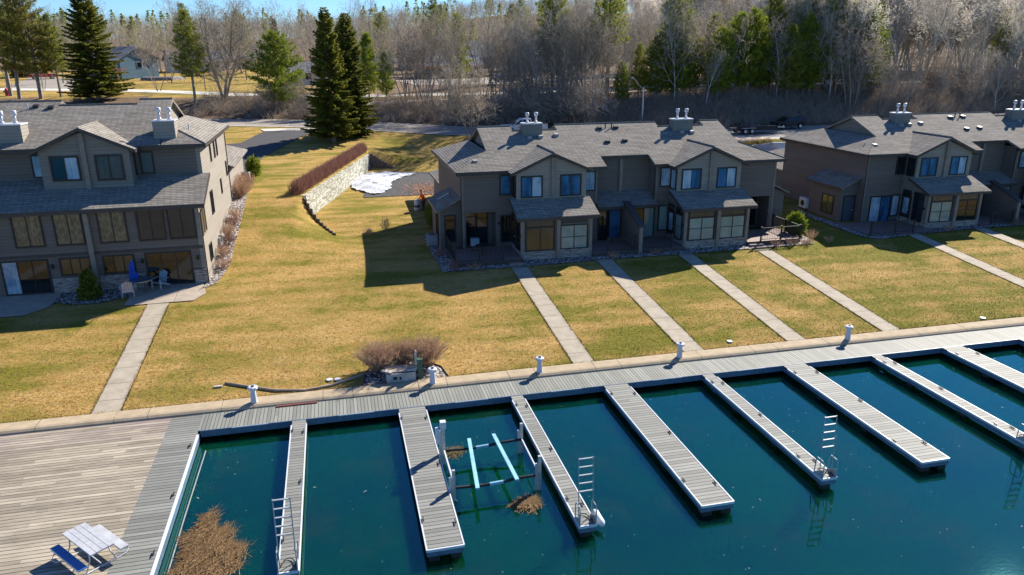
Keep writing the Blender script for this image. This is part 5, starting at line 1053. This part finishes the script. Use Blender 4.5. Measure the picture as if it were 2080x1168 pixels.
# vehicles
def extrude_profile(prof, w, taper=0.):
    """prof: [(x,z)] closed, extruded across y from -w/2 to w/2."""
    mb = MB(); mb.prism([(x, -w/2, z) for x, z in prof], (0, w, 0)); return mb
def wheel(par, x, y, r=.38, w=.24):
    t = MB().tube([(x,y-w/2,r),(x,y+w/2,r)], r, 18).build('wheel', BLK, par); MB().tube([(x,y-w/2-.012,r),(x,y+w/2+.012,r)], r*.6, 12).build('rim', STEEL, t)
def lens(par, x0, x1, y, z0, z1, nm, m): MB().box(x0, x1, y-.12, y+.12, z0, z1).build(nm, m, par)
def pickup(x, y, z, rz, label, paint, decal=False):
    r = empty('pickup_truck', (0, 0, 0), label, 'pickup truck')
    b = extrude_profile([(-2.9,.45),(-2.95,.75),(-2.9,1.02),(-2.75,1.08),(-1.35,1.14),(-1.3,1.2),(2.9,1.2),(2.95,.5),(2.35,.45),(2.2,.8),(1.7,.95),(1.25,.8),(1.1,.45),(-1.25,.45),(-1.4,.8),(-1.85,.95),(-2.35,.8),(-2.5,.45)], 1.95)
    bd = b.build('body', paint, r)
    c = MB(); lo = [(-1.3,1.2),(1.05,1.2)]; y0, y1 = .95, .76
    c.add([(-1.4,-y0,1.2),(1.0,-y0,1.2),(.88,-y1,1.88),(-.45,-y1,1.88),(-1.4,y0,1.2),(1.0,y0,1.2),(.88,y1,1.88),(-.45,y1,1.88)], [(0,1,2,3),(5,4,7,6),(3,2,6,7),(1,5,6,2),(4,0,3,7),(0,4,5,1)]); c.build('cab', paint, r)
    for s in (-1, 1):
        yy = s*.93; q = s*.012
        for a0, a1, t0, t1 in ((-1.15,-.32,-.42,-.3),(-.2,.75,-.18,.72)):
            MB().add([(a0,yy+q,1.26),(a1,yy+q,1.26),(t1,s*.785+q,1.8),(t0,s*.785+q,1.8)], [(0,1,2,3)]).build('side_window', GLS, r)
        if decal:
            MB().box(-.75, -.1, min(s*.976, s*.98), max(s*.976, s*.98), .88, .96).box(-.65, -.2, min(s*.976, s*.98), max(s*.976, s*.98), .68, .74).build('door_lettering', BLK, r); MB().box(-.8, -.0, min(s*.976, s*.98), max(s*.976, s*.98), .77, .86).build('door_logo', simple('gold_decal', (.5,.3,.12), .5), r)
        MB().box(-1.12, -.98, min(s*.99, s*1.14), max(s*.99, s*1.14), 1.2, 1.38).build('mirror', BLK, r)
        lens(r, -2.965, -2.93, s*.75, .8, .98, 'headlight', GLS); lens(r, 2.94, 2.97, s*.85, .8, 1.05, 'taillight', RED)
        wheel(r, -1.9, s*.84); wheel(r, 1.75, s*.84)
    MB().add([(-1.42,-.9,1.22),(-1.42,.9,1.22),(-.5,.74,1.84),(-.5,-.74,1.84)], [(0,1,2,3)]).build('windscreen', GLS, r)
    MB().box(1.1, 2.85, -.85, .85, 1.201, 1.21).build('bed_liner', BLK, r); MB().box(-3.0, -2.94, -.7, .7, .6, .9).build('grille', BLK, r); MB().box(-3.05, -2.96, -.97, .97, .42, .58).build('bumper', STEEL, r)
    r.location = (x, y, z); r.rotation_euler.z = rz; return r
def suv(x, y, z, rz, label, paint):
    r = empty('parked_car', (0, 0, 0), label, 'car')
    extrude_profile([(-2.2,.4),(-2.3,.7),(-2.2,.9),(-1.2,1.0),(2.2,1.02),(2.3,.5),(1.9,.4),(1.75,.7),(1.35,.8),(.95,.7),(.8,.4),(-.95,.4),(-1.1,.7),(-1.45,.8),(-1.85,.7),(-1.95,.4)], 1.8).build('body', paint, r)
    c = MB(); c.add([(-1.3,-.86,1.0),(2.15,-.86,1.0),(1.85,-.68,1.55),(-.45,-.68,1.58),(-1.3,.86,1.0),(2.15,.86,1.0),(1.85,.68,1.55),(-.45,.68,1.58)], [(0,1,2,3),(5,4,7,6),(3,2,6,7),(1,5,6,2),(4,0,3,7),(0,4,5,1)]); c.build('cabin', paint, r)
    for s in (-1, 1):
        MB().add([(-1.05,s*.865,1.05),(1.9,s*.865,1.05),(1.7,s*.72,1.48),(-.4,s*.72,1.48)], [(0,1,2,3)]).build('side_window', GLS, r); wheel(r, -1.45, s*.8, .34); wheel(r, 1.35, s*.8, .34); lens(r, -2.32, -2.28, s*.65, .65, .82, 'headlight', GLS)
    MB().add([(-1.31,-.78,1.04),(-1.31,.78,1.04),(-.52,.64,1.52),(-.52,-.64,1.52)], [(0,1,2,3)]).build('windscreen', GLS, r)
    r.location = (x, y, z); r.rotation_euler.z = rz; return r
pickup(23.5, 91.9, roadz(22)+.06, -.12, 'white crew cab pickup truck with door lettering on the road behind the middle row roof', WHITE, True)
pickup(-66, 205, H(-66, 205)+.05, .5, 'red pickup truck parked left of the broad spruce', RED)
suv(35.5, 155.5, H(35.5, 155.5)+.08, .1, 'dark blue car parked beyond the bare trees of the bank', BLUE); suv(38.5, 162, H(38.5, 162)+.08, .1, 'dark car parked behind the dark blue one', BLK)
suv(60.5, 91.2, roadz(60.5)+.1, .1, 'dark car at the foot of the bank left of the right townhouse roof', BLK)
tl = empty('utility_trailer', (53.5, 87.5, roadz(53)), 'flat utility trailer with two wheels on the road between the townhouse rows', 'trailer'); z = roadz(53)+.08
MB().box(50.2, 56.0, 86.6, 88.6, z+.6, z+.68).build('bed', DARK, tl); MB().box(50.2, 56.0, 86.55, 86.598, z+.45, z+1.0).build('side_rail', BLK, tl)
for x in (51.3, 52.25):
    for y in (86.42, 88.75): wl = MB().tube([(x,y-.11,z+.36),(x,y+.11,z+.36)], .36, 16).build('wheel', BLK, tl); MB().tube([(x,y-.12,z+.36),(x,y+.12,z+.36)], .2, 12).build('rim', STEEL, wl)
MB().box(50.8, 52.75, 86.3, 86.52, z+.76, z+.8).build('fender', ALU, tl); MB().tube([(56,87.6,z+.55),(57.8,87.6,z+.5)], .05, 6).build('tongue', BLK, tl)
tag(MB().box(53, 56.8, 86.8, 88.4, z+.69, z+.82).build('log_load', CONCG), 'pale planks lying on the utility trailer', 'planks')
# street lamp, hydrant, mailbox
sl = empty('street_lamp', (41.9, 97.6, 5.2), 'grey street lamp with angled arm rising behind the middle row roof', 'street lamp')
MB().tube([(41.9,97.6,5.0),(41.9,97.6,10.2)], [.13,.09], 8).build('pole', STEEL, sl); MB().tube([(41.9,97.6,9.8),(40.9,97.2,10.6),(40.2,96.9,11.3)], .05, 6).build('arm', STEEL, sl); MB().tube([(40.35,96.95,11.2),(39.9,96.75,11.45),(39.6,96.6,11.45)], [.08,.14,.06], 8).build('lamp_head', STEEL, sl)
hy = empty('fire_hydrant', (-53.2, 146.4, H(-53.2, 146.4)), 'red fire hydrant near the upper road at the left edge', 'hydrant'); x, y, z = hy.location
MB().cyl(x, y, z, z+1.0, .3, 10).cyl(x, y, z+1.0, z+1.25, .3, 10, .1).build('barrel', RED, hy); MB().tube([(x-.5,y,z+.7),(x+.5,y,z+.7)], .12, 8).build('nozzle', RED, hy)
tag(MB().tube([(-19.3,129,8.05),(-18,129.1,8.15),(-16.9,129,8.1)], .12, 6).build('log', BARKP), 'pale fallen log at the foot of the big leaning bare tree', 'log')
# ---------------------------------------------------------------- far houses
BLH = siding('blue_siding', (.09, .17, .23)); RF = shingle('far_shingle', (.12, .125, .14), (.19, .2, .22)); TANS = siding('tan_siding', (.3, .24, .18)); BRN = siding('brown_siding', (.07, .05, .04)); WHS = siding('white_siding', (.6, .6, .58))
CEDAR = simple('cedar_boards', (.36, .18, .09), .7)
def house(x, y, w, d, h, rh, rz, label, wm, rm=RF, trim=WHITE, wins=3, name='house', deck=False, wz=1.0, zo=0):
    r = empty(name, (0, 0, 0), label, 'house'); U = MB(); U.box(-w/2, w/2, -d/2, d/2, -1, h)
    U.prism([(-w/2,-d/2,h),(-w/2,d/2,h),(-w/2,0,h+rh-.1)], (w,0,0)); U.build('wall', wm, r)
    q = MB(); e = .5; k = rh/(d/2)
    for s in (-1, 1): q.slab([(-w/2-e,s*(d/2+e),h-e*k+.1),(w/2+e,s*(d/2+e),h-e*k+.1),(w/2+e,0,h+rh+.1),(-w/2-e,0,h+rh+.1)], .18)
    ro = q.build('roof', rm, r); MB().box(-w/2-e, w/2+e, -d/2-e-.05, -d/2-e-.005, h-e*k-.15, h-e*k+.12).build('fascia', trim, r)
    MB().box(w*.2, w*.2+.7, .4, 1.1, h+rh*.4, h+rh+.7).build('chimney', STONE, ro)
    for i in range(wins):
        xx = -w/2+w*(i+.5)/wins-.6; f = MB().box(xx-.1, xx+1.3, -d/2-.06, -d/2-.002, wz-.1, wz+1.4).build('window', trim, r); MB().box(xx, xx+1.2, -d/2-.08, -d/2-.061, wz, wz+1.3).build('pane', GLS, f)
    f = MB().box(w/2+.002, w/2+.06, -.7, .7, wz-.1, wz+1.4).build('window', trim, r); MB().box(w/2+.061, w/2+.08, -.6, .6, wz, wz+1.3).build('pane', GLS, f)
    if deck:
        dk = MB().box(-w/2+1, w/2+2.4, -d/2-2.6, -d/2-.1, 1.3, 1.45).build('deck', CEDAR, r); rl = MB()
        for s0, s1 in (((-w/2+1,-d/2-2.55),(w/2-1.4,-d/2-2.55)),((w/2-.6,-d/2-2.55),(w/2+2.4,-d/2-2.55)),((w/2+2.35,-d/2-2.55),(w/2+2.35,-d/2))):
            L = math.hypot(s1[0]-s0[0], s1[1]-s0[1]); u = ((s1[0]-s0[0])/L, (s1[1]-s0[1])/L, 0); n = (-u[1], u[0], 0); rl.lbox((*s0,1.45), u, n, 0, L, .9, 1., -.05, .05)
            for i in range(int(L/.25)): rl.lbox((*s0,1.45), u, n, i*.25, i*.25+.06, 0, .9, -.03, .03)
        rl.build('railing', CEDAR, dk)
        for xx in (-w/2+1.2, w/2-1.4, w/2+2.2): MB().box(xx-.15, xx+.15, -d/2-2.6, -d/2-2.3, -1, 2.5).build('deck_post', CEDAR, dk)
    r.location = (x, y, H(x, y)+zo); r.rotation_euler.z = rz; return r
house(-48.5, 206, 13, 10, 4.6, 2.6, -.75, 'blue sided house with grey roof and cedar deck right of the broad spruce', BLH, deck=True, wz=2.4)
house(27.5, 178, 14, 9, 2.8, 2.0, .08, 'dark brown ranch house with bright orange roof edge seen through the bare trees', BRN, trim=simple('orange_fascia', (.75, .22, .07), .7), wz=.9)
house(34, 225, 26, 13, 3.2, 4.2, .1, 'long house with big grey roof above the orange edged ranch', TANS); house(56, 205, 13, 9, 5, 2.4, .2, 'house with blue grey walls behind the parked cars', BLH, wz=2.8)
house(118, 236, 22, 12, 3.4, 3.2, .15, 'low house with purplish roof in the wood at upper right', WHS); house(-4.5, 165, 7, 7, 2.6, 1.6, .2, 'small grey shed with dark roof between the bushy pine and the spruces', WHS, wins=1, name='shed')
house(-20, 245, 18, 11, 3.2, 3.0, .0, 'far tan house behind the big leaning bare tree', TANS); house(-95, 235, 16, 10, 3.2, 3., .3, 'white house behind the pines at the left edge', WHS); house(8, 200, 16, 10, 3, 2.6, .1, 'tan house with broad roof behind the twin spruces', TANS); house(-36, 232, 14, 9, 3., 2.6, .4, 'house with blue grey roof behind the blue one', WHS)
tag(MB().tube([(-41.5,193,H(-41.5,193)-.1),(-38.5,190,H(-38.5,190)-.1),(-35,190,H(-35,190)-.1),(-33,193,H(-33,193))], [.9,1.0,1.0,.8], 7).build('stone_terrace', GRAV), 'rounded boulder garden wall in front of the blue house', 'garden wall')

# grass blades over the near lawn, longer along walks and seawall
rr = np.random.RandomState(17); N = 190000
gx = rr.uniform(-24, 52, N); gy = 32.02+(62-32.02)*rr.rand(N)**1.35; keep = np.ones(N, bool)
wk = ((-10.97,-9.83,43.6),(10.72,11.8,46.2),(16.66,17.76,46.2),(22.6,23.66,46.3),(28.45,29.55,45.1),(41.6,42.7,46.5),(47.9,49.,46.9),(-20.9,-19.8,43.5))
for a, b, yt in wk: keep &= ~((gx > a-.01) & (gx < b+.01) & (gy < yt))
keep &= ~((gx > 5.5) & (gx < 34) & (gy > 45.0)); keep &= ~((gx > 37) & (gy > 45.2)); keep &= ~((gx < -7.0) & (gy > 43.2)); keep &= ~((gx > .4) & (gx < 4.6) & (gy < 34.3)); keep &= ~((gx < -7) & (gy > 43))
gx, gy = gx[keep], gy[keep]; edge_x = []; edge_y = []
for a, b, yt in wk:
    for e, sg in ((a, -1), (b, 1)):
        k = 1400; edge_y.append(rr.uniform(32, yt-.3, k)); edge_x.append(e-sg*.03+sg*rr.rand(k)*.08)
k = 9000; ex = rr.uniform(-24, 50, k); edge_x.append(ex); edge_y.append(31.97+rr.rand(k)**2*.12)
ln = np.concatenate([np.full(len(gx), .055), np.full(sum(map(len, edge_x)), .085)]); gx = np.concatenate([gx]+edge_x); gy = np.concatenate([gy]+edge_y)
gz = np.array([H(x, y) for x, y in zip(gx, gy)])-.005; n_ = len(gx); an = rr.rand(n_)*6.283; L = ln*rr.uniform(.5, 1.5, n_); B = np.stack([gx, gy, gz], 1); sd = np.stack([-np.sin(an), np.cos(an), np.zeros(n_)], 1)*.016
tip = B+np.stack([np.cos(an)*L*.8, np.sin(an)*L*.8, L*rr.uniform(.4, 1., n_)], 1)
tag(link('lawn_grass', tri_mesh('lawn_grass', np.stack([B-sd, B+sd, tip], 1), LAWN)), 'short dry and green grass blades over the lawns', 'grass', kind='stuff')

ORD = ['first','second','third','fourth','fifth','sixth','seventh','eighth','ninth','tenth','eleventh','twelfth','thirteenth','fourteenth','fifteenth','sixteenth','seventeenth','eighteenth','nineteenth','twentieth']
ORD += ['twenty-'+w for w in ORD[:9]]+['thirtieth']+['thirty-'+w for w in ORD[:9]]
for grp, txt in (('green pines on the bank','bushy green pine, %s from the left in the pine belt on the bank'),('evergreens on the far terrace','far dark evergreen, %s from the left among those behind the upper road'),('bare trees on the upper terrace','bare tree, %s from the left of those among the terrace houses'),('fallen branches','fallen tangle of bare branches, %s from the left at the foot of the bank')):
    L_ = sorted([o for o in bpy.data.objects if o.get('group') == grp and o.parent is None], key=lambda o: o.location.x/o.location.y)
    if txt and len(L_) <= len(ORD):
        for o, w in zip(L_, ORD): o['label'] = txt % w
